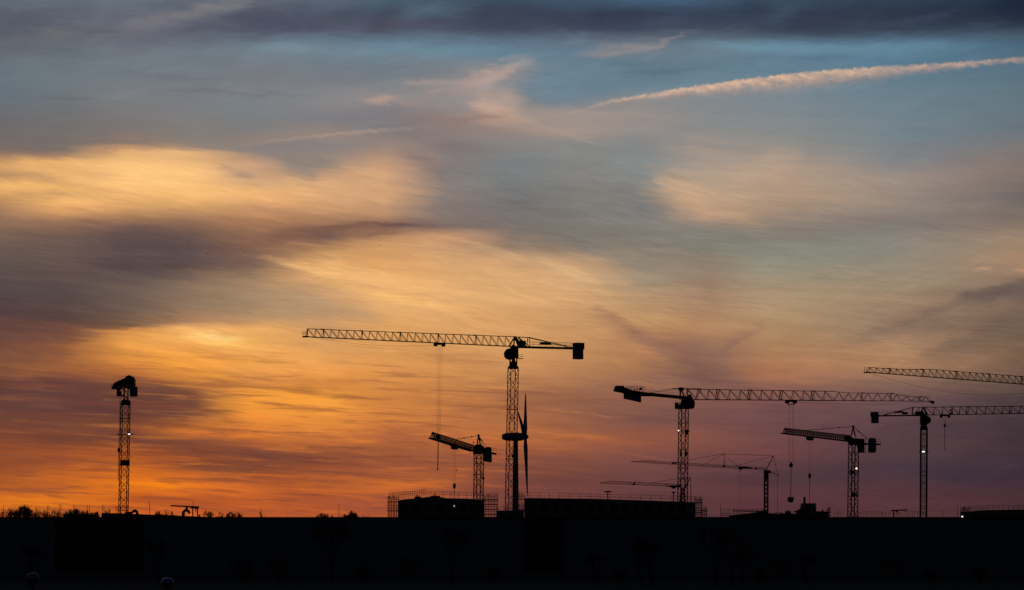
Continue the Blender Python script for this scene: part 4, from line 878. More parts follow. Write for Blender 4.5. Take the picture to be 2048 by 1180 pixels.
def crane_I():
    D = 1120.0
    root = thing('tower_crane', 'lowest thin self-erecting crane, its mast hidden behind the lettered crane mast', 'tower crane', (P(1366, 1036, D).x, D, 0), 'tower cranes over the building site')
    b = P(1366, 1036, D); b.z = 0; lattice_mast(MB(), b, P(1366, 976, D), .9, R(5), .2, .12, panel=1.2, style='X').build('mast', STEEL, root)
    MB().box((b.x, b.y, .6), (4.5, 4.5, 1.2)).build('base_frame', DARK, root)
    J = Jib(P(1366, 974, D), P(1199, 966.2, D)); hf = lambda q: .75 * max(.12, min(1, (J.L - q) / 2.8))
    J.truss(MB(), 0, J.L, 30, hf, .7, .11, .075, style='V', bottom=False).build('jib', STEEL, root)
    t = MB(); t.box(P(1350, 972.8, D), (3.2, .9, .62)); t.box(P(1347.5, 976, D), (.9, .7, .4)); t.build('trolley', DARK, root)
    j = MB(); j.bar(P(1266.5, 970, D), P(1271, 963, D), .22); j.box(P(1267, 968.5, D), (.9, .4, .4)); j.bar(P(1258, 965.5, D), P(1262, 968, D), .14); j.box(P(1334, 971, D), (.3, .5, .8)); j.build('jib_joint', DARK, root)
    s = MB(); ap = P(1381, 953.5, D); s.bar(P(1370, 975, D), ap, .26); s.bar(P(1366, 984, D), P(1376, 967, D), .15); s.bar(P(1377, 968, D), P(1375, 967, D), .35); s.build('strut', STEEL, root)
    p = MB()
    for a, c in ((ap, P(1316, 963.5, D)), (P(1316, 963.5, D), P(1296, 967, D)), (ap, P(1384, 1034, D)), (ap, P(1381.5, 1034, D))): p.tube([a, c], .045, 4)
    p.build('pendant', ROPE, root)
crane_I()

# ------------------------------------------------------------------ wind turbine
def turbine():
    D = 2600.0; k = D / F
    root = thing('wind_turbine', 'distant three-bladed wind turbine seen edge-on just behind the tallest crane', 'wind turbine', (P(1031, 1036, D).x, D, 0))
    b = P(1031, 1036, D); b.z = 0; t = P(1031.3, 880, D)
    MB().tube([b, b.lerp(t, .5), t], [2.3, 2.05, 1.6], 24).build('tower', WHITE, root, smooth=True)
    n = MB(); ys = [(1003.5, 3.0, 0), (1005, 5.5, 0), (1012, 7.6, 0), (1022, 8.2, 0), (1034, 8.6, 0), (1045, 7.6, 0), (1047, 6, 0)]
    n.tube([P(x, 873.6, D) + Vector((0, 0, 0)) for x, h, z in ys], [h*k for x, h, z in ys], 16); n.build('nacelle', WHITE, root, smooth=True)
    c = P(1050.5, 873.5, D)
    h = MB(); h.tube([P(1046.5, 873.6, D), P(1050, 873.6, D), P(1054, 873.6, D), P(1057.5, 873.6, D)], [1.9, 2.3, 1.8, .2], 16); h.build('hub', WHITE, root, smooth=True)
    for tx, dy_, tz in ((1, 78, 90), (-15.5, -102, 50), (4.5, 22, -119)):
        d = Vector((tx*k, dy_*k, tz*k)); L = d.length; u = d.normalized(); xx = Vector((1, 0, 0)); xx = (xx - u * xx.dot(u)).normalized(); yy = u.cross(xx)
        m = MB(); st = []
        for s, wd, th in ((0, 1.0, 1.0), (.06, 1.1, .9), (.2, 1.55, .5), (.4, 1.15, .35), (.7, .7, .2), (.93, .4, .1), (1, .12, .05)):
            i = len(m.v); p = c + u*L*s
            tw = .5 * (1 - s)
            ax = (xx*math.cos(tw) + yy*math.sin(tw)); ay = (yy*math.cos(tw) - xx*math.sin(tw))
            for j in range(10):
                a = 2*math.pi*j/10; m.v.append(tuple(p + ax*math.cos(a)*wd + ay*math.sin(a)*th))
            if st:
                for j in range(10): m.f.append((st[-1] + j, st[-1] + (j+1) % 10, i + (j+1) % 10, i + j))
            st.append(i)
        m.build('blade', WHITE, root, smooth=True)
turbine()

# ------------------------------------------------------------------ construction-site buildings and scaffolds
def scaffold(label, x0, x1, rows, D, nx, depth=2.2, rail_row=None, base_row=1036, bay=2):
    """rows: deck rows, top one first"""
    root = thing('scaffold', label, 'scaffold', (P((x0+x1)/2, 1036, D).x, D, 0), 'scaffold towers on the site')
    zt_ = P(x0, rail_row if rail_row else rows[0] - 9, D).z; fr = MB(); X = [P(x0 + (x1-x0)*i/nx, 1000, D).x for i in range(nx + 1)]
    for x in X:
        for y in (D, D + depth): fr.bar((x, y, 0), (x, y, zt_ + (.3 if int(x*7) % 2 else -.15)), .09)
    zs = [P(x0, r, D).z for r in rows]; low = zs[-1] - 2.1
    while low > .5: zs.append(low); low -= 2.1
    for z in zs:
        for y in (D, D + depth):
            for h in (0, .55, 1.05): fr.bar((X[0] - .2, y, z + h), (X[-1] + .2, y, z + h), .075)
        for x in X: fr.bar((x, D, z), (x, D + depth, z), .055)
    for a, b in zip(zs[1:], zs[:-1]):
        for i in range(0, nx, 3): fr.bar((X[i], D, a), (X[i+1], D, b), .05)
    fr.build('frame', GALV, root)
    for z in zs: MB().box(((X[0]+X[-1])/2, D + depth/2, z - .1), (X[-1] - X[0] + .3, depth - .15, .16)).build('deck', TIMB, root)
    return root
def guard(mb, a, b, n, h=1.15, t=.055, extra=0):
    t = t * 1.45
    a = Vector(a); b = Vector(b)
    for i in range(n + 1): p = a.lerp(b, i/n); mb.bar(p - Vector((0,0,.1)), p + Vector((0, 0, h + (random.random()*.25 if extra else 0))), t)
    for z in (h, h*.5): mb.bar(a + Vector((0,0,z)), b + Vector((0,0,z)), t*.85)
    return mb
random.seed(5)
D1 = 880.0
b1 = thing('unfinished_building', 'unfinished concrete block with sloping roof edge below the small pointed-head crane', 'building', (P(880, 1036, D1).x, D1, 0))
m = MB(); ol = [(797,1037),(797,1000.5),(812,998.5),(835,996.5),(858,993.5),(866,992),(869,991.5),(880,994),(893,996.5),(940,997.5),(968,999.5),(968,1037)]
pts = pxpoly(ol, D1); pts[0].z = 0; pts[-1].z = 0; m.prism(pts, (0, 18, 0)); m.build('concrete_shell', CONC, b1)
for i in range(7):
    x0 = 803 + i*23; m = MB(); pxbox(m, x0, 1009, x0 + 13, 1025, D1 - .06, .05); m.build('window_opening', CLADD, b1)
m = MB(); guard(m, P(778, 996, D1 - 1), P(850, 989, D1 - 1), 20, 1.0, .06, 1); guard(m, P(850, 989, D1 - 1), P(871, 988.5, D1 - 1), 5, .6, .05, 1)
guard(m, P(871, 994, D1 - 1), P(995, 998, D1 - 1), 8, 1.25, .055); m.build('guard_rail', GALV, b1)
m = MB(); pxbox(m, 833, 990, 836, 996.5, D1 + 1, .5); pxbox(m, 829, 993, 842, 997, D1 + 1, 1); m.bar(P(866, 992, D1), P(871, 987, D1), .15); m.bar(P(869, 988, D1), P(873, 993, D1), .12); pxbox(m, 862, 991.5, 880, 994, D1 - .5, 2); m.build('roof_clutter', DARK, b1)
w = thing('work_light', 'tiny pale work light on the wall of the block under the small crane', 'light', P(908.5, 1012, D1 - .6))
c = P(908.5, 1012, D1 - .6); MB().box(c + Vector((0,.2,0)), (.3, .3, .45)).build('housing', DARK, w, bevel=.03); MB().box(c + Vector((0,.02,0)), (.22, .05, .36)).build('lens', L_DIM, w)
MB().tube([c + Vector((0, .3, .1)), c + Vector((0, .62, .1))], .04, 6).build('bracket', DARK, w)
scaffold('scaffold tower on the left end of the block under the small crane', 776, 796, [1003, 1021], D1 - 3, 6, 3.0, 995)
scaffold('wide dense scaffold on the right end of the block, left of the tallest crane', 968, 995, [999, 1008, 1018, 1028], D1 - 3, 9, 3.4, 991)
D2 = 900.0
b2 = thing('unfinished_building', 'long flat unfinished concrete block between the tallest crane and the lettered crane', 'building', (P(1220, 1036, D2).x, D2, 0))
m = MB(); pts = pxpoly([(1050,1037),(1050,996),(1188,997.5),(1385,1004),(1391,1004.5),(1391,1037)], D2); pts[0].z = 0; pts[-1].z = 0; m.prism(pts, (0, 20, 0)); m.build('concrete_shell', CONC, b2)
for i in range(14):
    x0 = 1060 + i*23; m = MB(); pxbox(m, x0, 1010, x0 + 12, 1026, D2 - .06, .05); m.build('window_opening', CLADD, b2)
m = MB(); guard(m, P(1038, 995.5, D2 - .5), P(1180, 998, D2 - .5), 7, 1.2, .055); guard(m, P(1180, 998, D2 - .5), P(1402, 1004, D2 - .5), 11, 1.2, .055); m.build('guard_rail', GALV, b2)
scaffold('narrow scaffold tower at the left end of the long flat block, beside the turbine', 1037, 1049, [998, 1018], D2 - 3, 4, 2.4, 989)
scaffold('scaffold tower at the right end of the long flat block by the lettered crane', 1391, 1404, [1005, 1025], D2 - 3, 4, 2.6, 996)
scaffold('short scaffold tower standing lowest, right of the long flat block', 1404, 1413, [1021, 1029], D2 - 3, 2, 1.8, 1017)
m = thing('site_hut', 'low dark site block wedged at the foot of the tallest crane', 'hut', (P(1020, 1036, 930).x, 930, 0))
k = MB(); pts = pxpoly([(993,1037),(993,1021),(1048,1020),(1048,1037)], 930.0); pts[0].z = 0; pts[-1].z = 0; k.prism(pts, (0, 9, 0)); k.build('shell', CONC, m)
k = MB(); guard(k, P(993, 1020, 930), P(1048, 1019, 930), 12, .9, .05, 1); k.build('guard_rail', GALV, m)
D3 = 980.0
b3 = thing('unfinished_building', 'low wide unfinished block at the far right with long roof railings', 'building', (P(2060, 1036, D3).x, D3, 0))
k = MB(); pts = pxpoly([(1941,1037),(1941,1023.5),(1958,1022.5),(1982,1020),(2100,1018),(2220,1018),(2220,1037)], D3); pts[0].z = 0; pts[-1].z = 0; k.prism(pts, (0, 22, 0)); k.build('concrete_shell', CONC, b3)
k = MB(); guard(k, P(1923, 1022, D3 - .5), P(1976, 1020, D3 - .5), 11, 1.05, .055, 1); guard(k, P(1976, 1019, D3 - .5), P(2200, 1017, D3 - .5), 22, 1.0, .055, 1); k.build('guard_rail', GALV, b3)
scaffold('open scaffold at the left end of the low far-right block', 1923, 1940, [1024], D3 - 2, 6, 2.2, 1016)
w = thing('work_light', 'small bright white work light at the foot of the far-right scaffold', 'light', P(1924.5, 1033.6, D3 - 4))
c = P(1924.5, 1033.6, D3 - 4); MB().box(c + Vector((0,.2,0)), (.5, .3, .5)).build('housing', DARK, w, bevel=.03); MB().tube([c + Vector((0,.04,0)), c - Vector((0,.03,0))], .2, 12).build('lens', L_WHITE, w)
MB().tube([Vector((c.x, c.y + .2, 0)), c + Vector((0, .2, -.2))], .05, 6).build('stand', DARK, w)
# blocky core with chimney and formwork around
D4 = 930.0
b4 = thing('unfinished_building', 'stepped dark stair core with a thin chimney, left of the crane with the orange lamp', 'building', (P(1630, 1036, D4).x, D4, 0))
k = MB(); pts = pxpoly([(1596,1037),(1596,1021),(1603,1020),(1606,1012),(1607,1006.5),(1632,1006.5),(1632.5,1022),(1654,1023),(1657,1026),(1657,1037)], D4); pts[0].z = 0; pts[-1].z = 0; k.prism(pts, (0, 8, 0)); k.build('concrete_shell', CONC, b4)
MB().tube([P(1609, 1008, D4 + 2), P(1609, 994, D4 + 2)], .27, 8).build('chimney', DARK, b4)
k = MB(); pxbox(k, 1644, 1019, 1647, 1023, D4 + 1, .6); k.bar(P(1587, 1023.5, D4), P(1600, 1023, D4), .25); k.bar(P(1592, 1021, D4), P(1600, 1021.5, D4), .12); k.box(P(1600, 1022, D4), (1.0, 1, .8)); k.bar(P(1602, 1021, D4), P(1602, 1018, D4), .3); k.build('roof_clutter', DARK, b4)
scaffold('tiny scaffold on the right side of the stepped stair core', 1655, 1660, [1024, 1030], D4 - 2, 2, 1.4, 1017)
b5 = thing('formwork_platform', 'formwork slab on props with rebar standing up, left of the thin crane mast', 'formwork', (P(1500, 1036, D4).x, D4, 0))
k = MB(); pts = pxpoly([(1460,1037),(1463,1031),(1480,1029),(1500,1027),(1520,1024),(1530,1022),(1537,1022),(1537,1026),(1570,1027.5),(1596,1028),(1596,1037)], D4); pts[0].z = 0; pts[-1].z = 0; k.prism(pts, (0, 12, 0)); k.build('concrete_shell', CONC, b5)
k = MB(); k.prism(pxpoly([(1468,1020.5),(1536,1022),(1536,1024),(1468,1022.5)], D4 - 2), (0, 6, 0)); k.prism(pxpoly([(1518,1022),(1536,1020),(1536,1036),(1518,1036)], D4 - 1), (0, 5, 0)); k.build('slab', TIMB, b5)
random.seed(11)
for i in range(26):
    q = 1444 + i*3.6 + random.uniform(-.8, .8); dd_ = D4 + random.uniform(-2, 4); g0 = P(q, 1036, dd_); g0.z = 0; MB().bar(g0, P(q, 1018.5 + random.uniform(-2, 2), dd_), .09).build('prop', GALV, b5)
for i in range(9):
    q = 1446 + i*9.5; MB().bar(P(q, 1018.7, D4 - 1), P(q + 5, 1018.7, D4 - 1), .11).build('prop_head', GALV, b5)
k = MB()
for r_ in (1027, 1031): k.bar(P(1441, r_, D4 - 1), P(1490, r_, D4 - 1), .07)
k.build('guard_rail', GALV, b5)
k = MB(); k.box(P(1576, 1026, D4), (1.4, 1.2, .9)); k.bar(P(1573, 1021, D4), P(1578, 1021, D4), .12)
for q in (1573, 1575.5, 1578): k.bar(P(q, 1027, D4), P(q, 1020, D4), .09)
k.bar(P(1559, 1023.5, D4), P(1566, 1028, D4), .2); k.box(P(1568, 1027.6, D4), (1.4, 1, .3)); k.box(P(1575, 1029, D4), (3, 1, .6)); k.build('crate_stack', DARK, b5)

# little n-shaped rebar frames standing behind the roof edge
def goalpost():
    r = thing('rebar_stand', 'short n-shaped rebar stand standing on the slab edge', 'rebar stand', (0, 0, 0), 'rebar stands along the slab edge at the right')
    a = MB(); a.bar((-.35, 0, 0), (-.35, 0, 1.25), .07); a.bar((.35, 0, 0), (.35, 0, 1.25), .07); a.build('bars', GALV, r); MB().bar((-.4, 0, 1.25), (.4, 0, 1.25), .1).build('cross_bar', GALV, r)
    return r
D5 = 940.0; slab = thing('low_slab', 'low unfinished floor slab carrying rebar frames behind the warehouse roof at the right', 'slab', (P(1780, 1036, D5).x, D5, 0))
k = MB(); pts = pxpoly([(1556,1037),(1556,1034.2),(1905,1034.4),(1905,1037)], D5 - 1); pts[0].z = 0; pts[-1].z = 0; k.prism(pts, (0, 24, 0)); k.build('deck', CONC, slab)
gp = goalpost(); first = True; random.seed(3)
near = {1551: 'between the thin crane mast and the bucket', 1557: 'just left of the hanging bucket', 1679: 'first to the left of the crane with the orange lamp', 1673: 'second to the left of the crane with the orange lamp', 1720: 'first right of the crane with the orange lamp', 1729: 'second right of the orange-lamp crane', 1739: 'third right of the orange-lamp crane', 1750: 'fourth right of the orange-lamp crane', 1760: 'fifth right of the orange-lamp crane', 1768: 'sixth right of the orange-lamp crane', 1779: 'touching the left post of the small roof hoist', 1792: 'under the beam of the roof hoist at the right', 1800: 'under the beam end of the right roof hoist', 1811: 'first right of the right roof hoist', 1822: 'second right of the right roof hoist', 1832: 'second left of the slim crane mast', 1839: 'tight against the left of the slim crane mast'}
for q, tx in near.items():
    o = gp if first else copy_tree(gp); first = False
    p = P(q, 1034.4, D5 + 2); o.location = p; s_ = random.uniform(.85, 1.15); o.scale = (random.uniform(.8, 1.25), 1, s_)
    o['label'] = 'short n-shaped rebar stand ' + tx
# thin roof masts
for q, r0, D_, tx in ((299, 1000, 980, 'hair-thin mast standing right of the end-on crane'), (386, 1000, 980, 'hair-thin mast rising above the left roof hoist'), (522, 1012, 1000, 'hair-thin mast left of the tallest crane jib tip'), (678, 1008, 1000, 'hair-thin mast below the left part of the long jib'), (1441, 1006, 960, 'hair-thin mast left of the formwork props'), (1885, 1019, 960, 'hair-thin mast right of the slim crane mast'), (1915, 1008, 960, 'hair-thin mast just left of the far-right scaffold')):
    t = thing('roof_mast', tx, 'mast', (P(q, 1036, D_).x, D_, 0), 'hair-thin masts on the skyline'); b = Vector(t.location)
    MB().tube([b, P(q, r0 + 12, D_), P(q, r0, D_)], [.09, .06, .03], 6).build('pole', GALV, t); MB().box(b + Vector((0,0,.2)), (.6, .6, .4)).build('base', CONC, t)
# pairs of reinforcing rods at the left
rods = [(7,1012),(22,1013),(30,1012),(50,1009),(55,1009),(72,1013),(95,1010),(98,1010),(119,1009),(122,1009),(147,1010),(150,1011),(175,1010),(179,1010),(205,1010),(208,1011),(232,1012),(235,1012)]
for i in range(0, len(rods) - 1, 2):
    q = (rods[i][0] + rods[i+1][0]) / 2
    t = thing('rebar_pair', 'pair of thin upright bars, number by place', 'rebar', (P(q, 1036, 1050).x, 1050, 0), 'pairs of thin upright bars above the left bushes')
    t['label'] = 'pair of thin upright bars ' + ['at the left picture edge', 'left of the dense round bush', 'behind the dense round bush', 'just right of the dense round bush', 'second to the right of the dense round bush', 'third to the right of the dense bush, above open sky', 'over the wide low tree', 'at the left end of the raised roof', 'nearest the end-on crane mast'][i // 2]
    for s_ in rods[i:i+2]: MB().bar(Vector((P(s_[0], 1036, 1050).x, 1050, 0)), P(s_[0], s_[1], 1050), .11).build('bar', GALV, t)
    z = P(q, 1030, 1050).z; MB().bar((P(rods[i][0], 1030, 1050).x, 1050, z), (P(rods[i+1][0], 1030, 1050).x, 1050, z), .08).build('tie', GALV, t)

# raised roof strip under the end-on crane
DL = 900.0
lb = thing('low_building', 'low dark roof stepping up at the foot of the end-on crane', 'building', (P(300, 1036, DL).x, DL, 0))
k = MB(); pts = pxpoly([(203,1037),(203,1026.5),(240,1027.5),(300,1030),(355,1031.5),(400,1033.5),(400,1037)], DL); pts[0].z = 0; pts[-1].z = 0; k.prism(pts, (0, 16, 0)); k.build('shell', CONC, lb)
MB().prism(pxpoly([(203,1026.5),(240,1027.5),(300,1030),(355,1031.5),(355,1030.6),(300,1029.1),(240,1026.6),(203,1025.6)], DL - .4), (0, .35, 0)).build('coping', DARK, lb)
def duct(label, pts, rs, D, foot):
    t = thing('vent_duct', label, 'duct', (P(foot, 1036, D).x, D, P(foot, 1036, D).z)); MB().tube(pxpoly(pts, D), [r*D/F for r in rs], 14).build('pipe', PIPE, t, smooth=True)
    a = P(*pts[-1], D); MB().tube([a, a.lerp(P(*pts[-2], D), -.25)], [rs[-1]*D/F*1.1]*2, 14).build('collar', DARK, t)
    return t
duct('thick black hooked vent duct beneath the left roof hoist', [(366.5,1037),(366.5,1029),(367,1024),(370,1021),(374,1020.5),(377,1023),(379,1026)], [3.2,3.2,3.2,3,3,3,2.2], 890.0, 366)
duct('black hooked vent duct at the foot of the end-on crane', [(275,1036),(275,1029),(273.5,1023.5),(270,1021),(266,1023),(263.5,1026)], [3.4,3.3,3.3,3,2.8,1.8], 890.0, 275)
t = thing('pipe_run', 'short horizontal pipe between end-on crane foot and hooked duct', 'pipe', P(254, 1025, 890)); MB().tube(pxpoly([(250,1025.5),(264,1025.5)], 890.0), .26, 8).build('pipe', PIPE, t); MB().bar(P(256, 1028, 890), P(256, 1025, 890), .12).build('support', GALV, t)
def hoist(label, D, beam, posts, extra=None):
    t = thing('roof_hoist', label, 'hoist', (P(posts[0], 1036, D).x, D, P(posts[0], 1036, D).z)); (x0, y0), (x1, y1) = beam
    MB().beam(P(x0, y0, D), P(x1, y1, D), .3, .3).build('beam', DARK, t)
    for q in posts: MB().bar(P(q, 1036.5, D), P(q, y1, D), .26).build('post', DARK, t)
    return t
hh = hoist('roof hoist at the left with a long horizontal beam overhanging a hooked duct', 890.0, ((341,1011.3),(398,1014)), (385.5, 395))
D = 890.0
MB().beam(P(381,1015.8,D-.5), P(398,1015.8,D-.5), .25, .3).build('cross_beam', DARK, hh); MB().box(P(373.5, 1015.5, D), (.5, .4, .6)).build('trolley', DARK, hh)
k = MB(); k.bar(P(391.5,1015,D), P(391.5,1024,D), .12); k.box(P(391.5, 1018, D), (.3, .3, .4)); k.bar(P(390,1023.5,D), P(393,1023.5,D), .1); k.build('chain_hook', DARK, hh)
bl = thing('roof_vent', 'small round roof vent right of the left roof hoist', 'vent', P(399, 1036, D)); MB().ball(P(399, 1031, D), .25, 12, 8).build('cap', DARK, bl); MB().tube([P(399,1036,D), P(399,1032,D)], .12, 8).build('stem', DARK, bl)
h2 = hoist('roof hoist at the right with a short beam on one post among rebar frames', 940.0, ((1781.5,1021),(1815,1019.8)), (1787,))
MB().box(P(1794, 1023, 940), (.4, .4, .4)).build('trolley', DARK, h2); MB().bar(P(1792, 1027, 940), P(1797, 1027, 940), .15).build('cross_beam', DARK, h2)
# floodlight masts
def lightmast(label, x, y0, D, wd, n):
    t = thing('floodlight_mast', label, 'light mast', (P(x, 1036, D).x, D, 0), 'floodlight masts on the long flat block'); b = Vector(t.location)
    MB().tube([b, P(x, y0 + 2, D)], .12, 8).build('pole', GALV, t); k = MB(); k.bar(P(x - wd, y0 + 1, D), P(x + wd, y0 + 1, D), .12); k.build('cross_arm', GALV, t)
    for i in range(n):
        q = x - wd + 2*wd*i/(n-1); MB().box(P(q, y0 + .8, D), (.42, .4, .32)).build('lamp_head', DARK, t, bevel=.04)
    if n > 3:
        k = MB()
        for e in (-1, 1): k.bar(P(x + e*4.5, y0 + 2, D), P(x + e*3.5, y0 + 6, D), .06)
        k.bar(P(x - 3.5, y0 + 6, D), P(x + 3.5, y0 + 6, D), .06); k.build('lamp_cage', GALV, t)
lightmast('floodlight mast with a broad lamp head rising from the long flat block', 1215.5, 982.5, 905.0, 5.2, 4)
lightmast('small-headed floodlight mast left of the lettered crane mast', 1347, 984, 905.0, 2.2, 3)

# ------------------------------------------------------------------ trees
def grow(mb, p, d, L, r, lvl, rnd, twist=.5, rmin=.035, ratio=.72, kids=(2, 3), steps=2):
    q = p
    for s in range(steps):
        d2 = (d + Vector((rnd.uniform(-1,1), rnd.uniform(-1,1), rnd.uniform(-.3,.6))) * .16).normalized(); e = q + d2 * (L / steps)
        r2 = r * (1 - .22 * (s + 1) / steps)
        mb.bar(q, e, 2*r, 2*r2); q, d, r = e, d2, r2
    if lvl == 0: return
    for i in range(rnd.choice(kids)):
        a = rnd.uniform(0, 2*math.pi); t = rnd.uniform(.35, 1) * twist
        x = d.cross(Vector((.3, .9, .1))).normalized(); y = d.cross(x)
        nd = (d + (x*math.cos(a) + y*math.sin(a)) * t + Vector((0, 0, .12))).normalized()
        grow(mb, q, nd, L * ratio * rnd.uniform(.8, 1.15), max(rmin, r * .68), lvl - 1, rnd, twist, rmin, ratio, kids, steps)
def bare_tree(label, x, D, H, seed, group, lvl=6, *a_, width=None, **k_):
    return _bare_tree(label, x, D, H, seed, group, lvl, *a_, width=width, **k_)
def _bare_tree(label, x, D, H, seed, group, lvl=6, spread=.75, trunk_r=.22, dense=False, rmin=.04, m=BARK, name='bare_tree', width=None):
    rnd = random.Random(seed); root = thing(name, label, 'tree', (x, D, 0), group); b = Vector((x, D, 0))
    tr = MB(); t1 = b + Vector((rnd.uniform(-.4,.4), 0, H*.28)); tr.tube([b - Vector((0,0,.2)), b.lerp(t1, .5) + Vector((rnd.uniform(-.1,.1),0,0)), t1], [trunk_r*1.25, trunk_r, trunk_r*.85], 8); tr.build('trunk', BARK, root)
    cr = MB(); k = 4 if not dense else 6
    for i in range(k):
        a = 2*math.pi*i/k + rnd.uniform(-.4,.4); d = Vector((math.cos(a)*spread*.6, math.sin(a)*spread*.6, 1)).normalized()
        grow(cr, t1, d, H*.19, trunk_r*.6, lvl, rnd, spread, rmin, .76, (2, 3), 2)
    # scale crown to the wanted height
    zmax = max(v[2] for v in cr.v); f = (H - t1.z) / (zmax - t1.z)
    g = max(f, .8)
    if width: rs = sorted(abs(v[0]-t1.x) for v in cr.v); g = width / 2 / rs[int(len(rs) * .93)]
    cr.v = [(t1.x + (v[0]-t1.x)*g, t1.y + (v[1]-t1.y)*g, t1.z + (v[2]-t1.z)*f) for v in cr.v]
    cr.build('crown', m, root)
    if dense:
        lf = MB()
        for _ in range(2600):
            v = Vector(rnd.choice(cr.v)); c = v + Vector((rnd.gauss(0,.35), rnd.gauss(0,.35), rnd.gauss(0,.25))); s_ = rnd.uniform(.12,.3)
            a = Vector((rnd.gauss(0,1), rnd.gauss(0,1), rnd.gauss(0,1))).normalized()*s_; bb = a.cross(Vector((rnd.gauss(0,1), rnd.gauss(0,1), rnd.gauss(0,1)))).normalized()*s_*.6
            i = len(lf.v); lf.v += [tuple(c-a), tuple(c+bb), tuple(c+a), tuple(c-bb)]; lf.f.append((i, i+1, i+2, i+3))
        lf.build('foliage', LEAF, root)
    return root
def topz(row, D): return CZ + (HOR - row) / F * D
sky_trees = [(-12,1018,1,'leafless tree cut by the left picture edge',0),(14,1014,2,'thin leafless tree beside the left edge, tallest of the first three',0),(47,1009,3,'dense round dark bush-like tree near the left edge',1),(30,1018,4,'small leafless tree left of the dense round one',0),
 (74,1014,5,'loose leafless tree just right of the dense round one',0),(90,1019,6,'low thin tree between the dense one and the wide one',0),(115,1018,7,'pale twiggy tree left of the wide low tree',0),(145,1016,8,'wide low tree with a rounded crown at the left',1),(170,1019,9,'flat right-hand neighbour of the wide low tree',1),
 (193,1022,10,'small twiggy tree against the raised roof end',0),(217,1017,11,'twiggy tree showing over the raised roof, left of the end-on crane',0),(324,1019,12,'leafless tree left of the roof hoist',0),(345,1021,13,'small leafless tree under the hoist beam',0),(418,1019,14,'first leafless tree right of the roof hoist',0),(433,1022,15,'low leafless tree second to the right of the hoist',0),(466,1021,16,'tiny leafless tree midway between hoist and thin mast',0),(480,1024,17,'lowest twig tuft right of the tiny tree',0),
 (524,1023,18,'round twiggy tree under a hair-thin mast',0),(575,1031,19,'barely visible tree top left of centre',0),(640,1024,20,'flat twiggy tree left of the long jib mast line',0),(655,1026,21,'low twiggy tree next to the flat one',0),(690,1027,22,'small dark tree right of the hair-thin mast',1),(705,1021,23,'dark forked tree top nearest the left scaffold',1),(731,1028,24,'low tuft of twigs just left of the scaffold',0)]
for q, row, sd_, lb_, dn in sky_trees:
    D = 1350 + (sd_ * 37) % 160; H = topz(row, D)
    sp = .8 if not dn else .85
    bare_tree(lb_, P(q, 1036, D).x, D, H, sd_, 'trees on the skyline', 6, sp, .2, bool(dn), .035, width={47: 30, 145: 34, 170: 40, 115: 30, 524: 20, 480: 14, 575: 8, 193: 20, 705: 18, 690: 16}.get(q, 27) * D / F)
# trees and shrubs before the warehouse wall
fr_tr = [(1283,1066,31,'forked bare tree before the warehouse wall, right of the narrow black panel',575),(1303,1080,32,'second bare tree beside the forked one before the wall',585),(1432,1045,33,'tall bare tree before the wall under the lettered crane',570),(1462,1060,34,'broad bare tree right of the tall one before the wall',580),(1486,1095,35,'low bare tree at the right of the broad one',575),(665,1040,36,'tall thin bare tree before the wall left of centre',580),(905,1050,37,'bare tree before the wall under the scaffolded block',590),(60,1085,38,'bare tree before the wall above the left street lamp',570),(318,1075,39,'bare tree right of the wide black panel',585),(1610,1110,40,'small bare tree before the wall at the right',590),(1190,1105,41,'small bare tree right of the narrow black panel, lowest there',585)]
for q, row, sd_, lb_, D in fr_tr: bare_tree(lb_, P(q, 1036, D).x, D, topz(row, D), sd_, 'bare trees before the warehouse', 5, .7, .16, False, .03)
rnd = random.Random(77)
shr = [(490,1100,'large dark shrub left of centre at the foot of the wall'),(560,1118,'mid-sized shrub between the two bare trees on the left'),(730,1120,'low shrub at the wall foot left of the middle'),(985,1125,'low shrub left of the narrow black panel'),(1240,1140,'lowest shrub right of the narrow black panel'),(1520,1128,'shrub right of the group of bare trees'),(1860,1138,'shrub at the wall foot on the right'),(1960,1130,'round shrub nearest the right edge')]
for q, row, lb_ in shr:
    D = 600.0; x = P(q, 1036, D).x; H = topz(row, D); t = thing('shrub', lb_, 'shrub', (x, D, 0), 'shrubs at the foot of the warehouse'); b = Vector((x, D, 0)); st = MB(); lf = MB()
    for i in range(14):
        a = rnd.uniform(0, 6.28); e = b + Vector((math.cos(a)*H*rnd.uniform(.1,.6), math.sin(a)*H*.4, H*rnd.uniform(.6,1))); st.bar(b, e, .1, .03)
        for _ in range(90):
            c = b.lerp(e, rnd.uniform(.25, 1)) + Vector((rnd.gauss(0,.3), rnd.gauss(0,.3), rnd.gauss(0,.15))); s_ = rnd.uniform(.06,.14)
            if c.z > H: continue
            aa = Vector((rnd.gauss(0,1), rnd.gauss(0,1), rnd.gauss(0,1))).normalized()*s_; bb = aa.cross(Vector((rnd.gauss(0,1), rnd.gauss(0,1), rnd.gauss(0,1)))).normalized()*s_*.6
            i0 = len(lf.v); lf.v += [tuple(c-aa), tuple(c+bb), tuple(c+aa), tuple(c-bb)]; lf.f.append((i0, i0+1, i0+2, i0+3))
    st.build('stems', BARK, t); lf.build('foliage', LEAF, t)

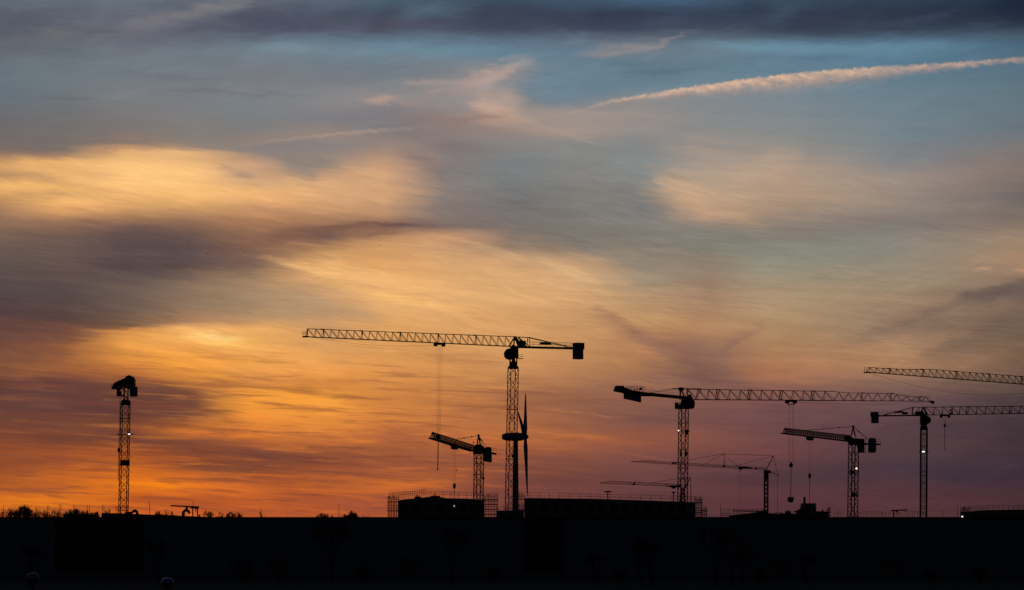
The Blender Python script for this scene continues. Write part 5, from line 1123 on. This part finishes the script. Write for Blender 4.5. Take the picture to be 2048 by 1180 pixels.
# ------------------------------------------------------------------ street lamps (unlit globes catching the sky)
GLOBE = mat('lamp_glass', (.02, .20, .36), .15, .8, noise=0)
def street_lamp(label, px, py):
    D = 140.0; c = P(px, py, D); t = thing('street_lamp', label, 'street lamp', (c.x, D, 0), 'unlit street lamps at the bottom edge')
    MB().tube([Vector((c.x, D, 0)), Vector((c.x, D, .9)), Vector((c.x, D, 1.0)), c - Vector((0,0,.22))], [.11, .11, .06, .05], 12).build('post', DARK, t, smooth=True)
    up = MB(); up.tube([c, c + Vector((0,0,.06)), c + Vector((0,0,.14)), c + Vector((0,0,.19)), c + Vector((0,0,.215))], [.235, .23, .20, .14, .03], 24); up.build('glass_dome', GLOBE, t, smooth=True)
    MB().tube([c - Vector((0,0,.03)), c - Vector((0,0,.01))], .25, 24).build('rim', DARK, t)
    MB().tube([c - Vector((0,0,.21)), c - Vector((0,0,.18)), c - Vector((0,0,.1)), c - Vector((0,0,.036))], [.05, .12, .2, .235], 24).build('bowl', DARK, t, smooth=True)
street_lamp('unlit domed street lamp at the bottom left corner', 65.5, 1157.5)
street_lamp('unlit domed street lamp at the bottom edge, right of the corner one', 334.5, 1167.5)

# ------------------------------------------------------------------ birds
rnd = random.Random(4)
for i, (q, r_, lb_) in enumerate([(598,447.5,'tiny bird high above the crane, highest of the flock'),(482,498.5,'tiny bird in the dark cloud, one of a close pair'),(486,503,'tiny bird just below its partner in the dark cloud'),(415,508.5,'tiny bird left of the close pair in the dark cloud'),(378,490,'leftmost tiny bird above the dark cloud'),(759,491,'lone tiny bird right of the flock above the long jib'),(687,464.5,'tiny bird on the upper edge of the dark band'),(913,941,'small bird right of the short hoist rope of the small crane')]):
    D = 700.0; c = P(q, r_, D); t = thing('bird', lb_, 'bird', c, 'birds in the sky'); s_ = .5 if i < 7 else .8
    b = MB(); b.tube([c + Vector((-.16*s_,0,0)), c + Vector((-.06*s_,0,.02)), c + Vector((.1*s_,0,.01)), c + Vector((.24*s_,0,-.02))], [.02, .05*s_+.01, .04*s_+.01, .008], 8)
    for e in (-1, 1):
        u = rnd.uniform(.08,.25); w0 = c + Vector((.02*s_, 0, .02)); w1 = w0 + Vector((0, e*.2*s_, u*s_)); w2 = w1 + Vector((.12*s_, e*.28*s_, -.06*s_ + u*.2))
        for A, B_, ww in ((w0, w1, .09*s_), (w1, w2, .06*s_)): b.quadbox([A + Vector((-ww,0,-.012)), A + Vector((ww,0,-.012)), B_ + Vector((ww*.7,0,-.012)), B_ + Vector((-ww*.7,0,-.012)), A + Vector((-ww,0,.012)), A + Vector((ww,0,.012)), B_ + Vector((ww*.7,0,.012)), B_ + Vector((-ww*.7,0,.012))])
    b.build('body', DARK, t)
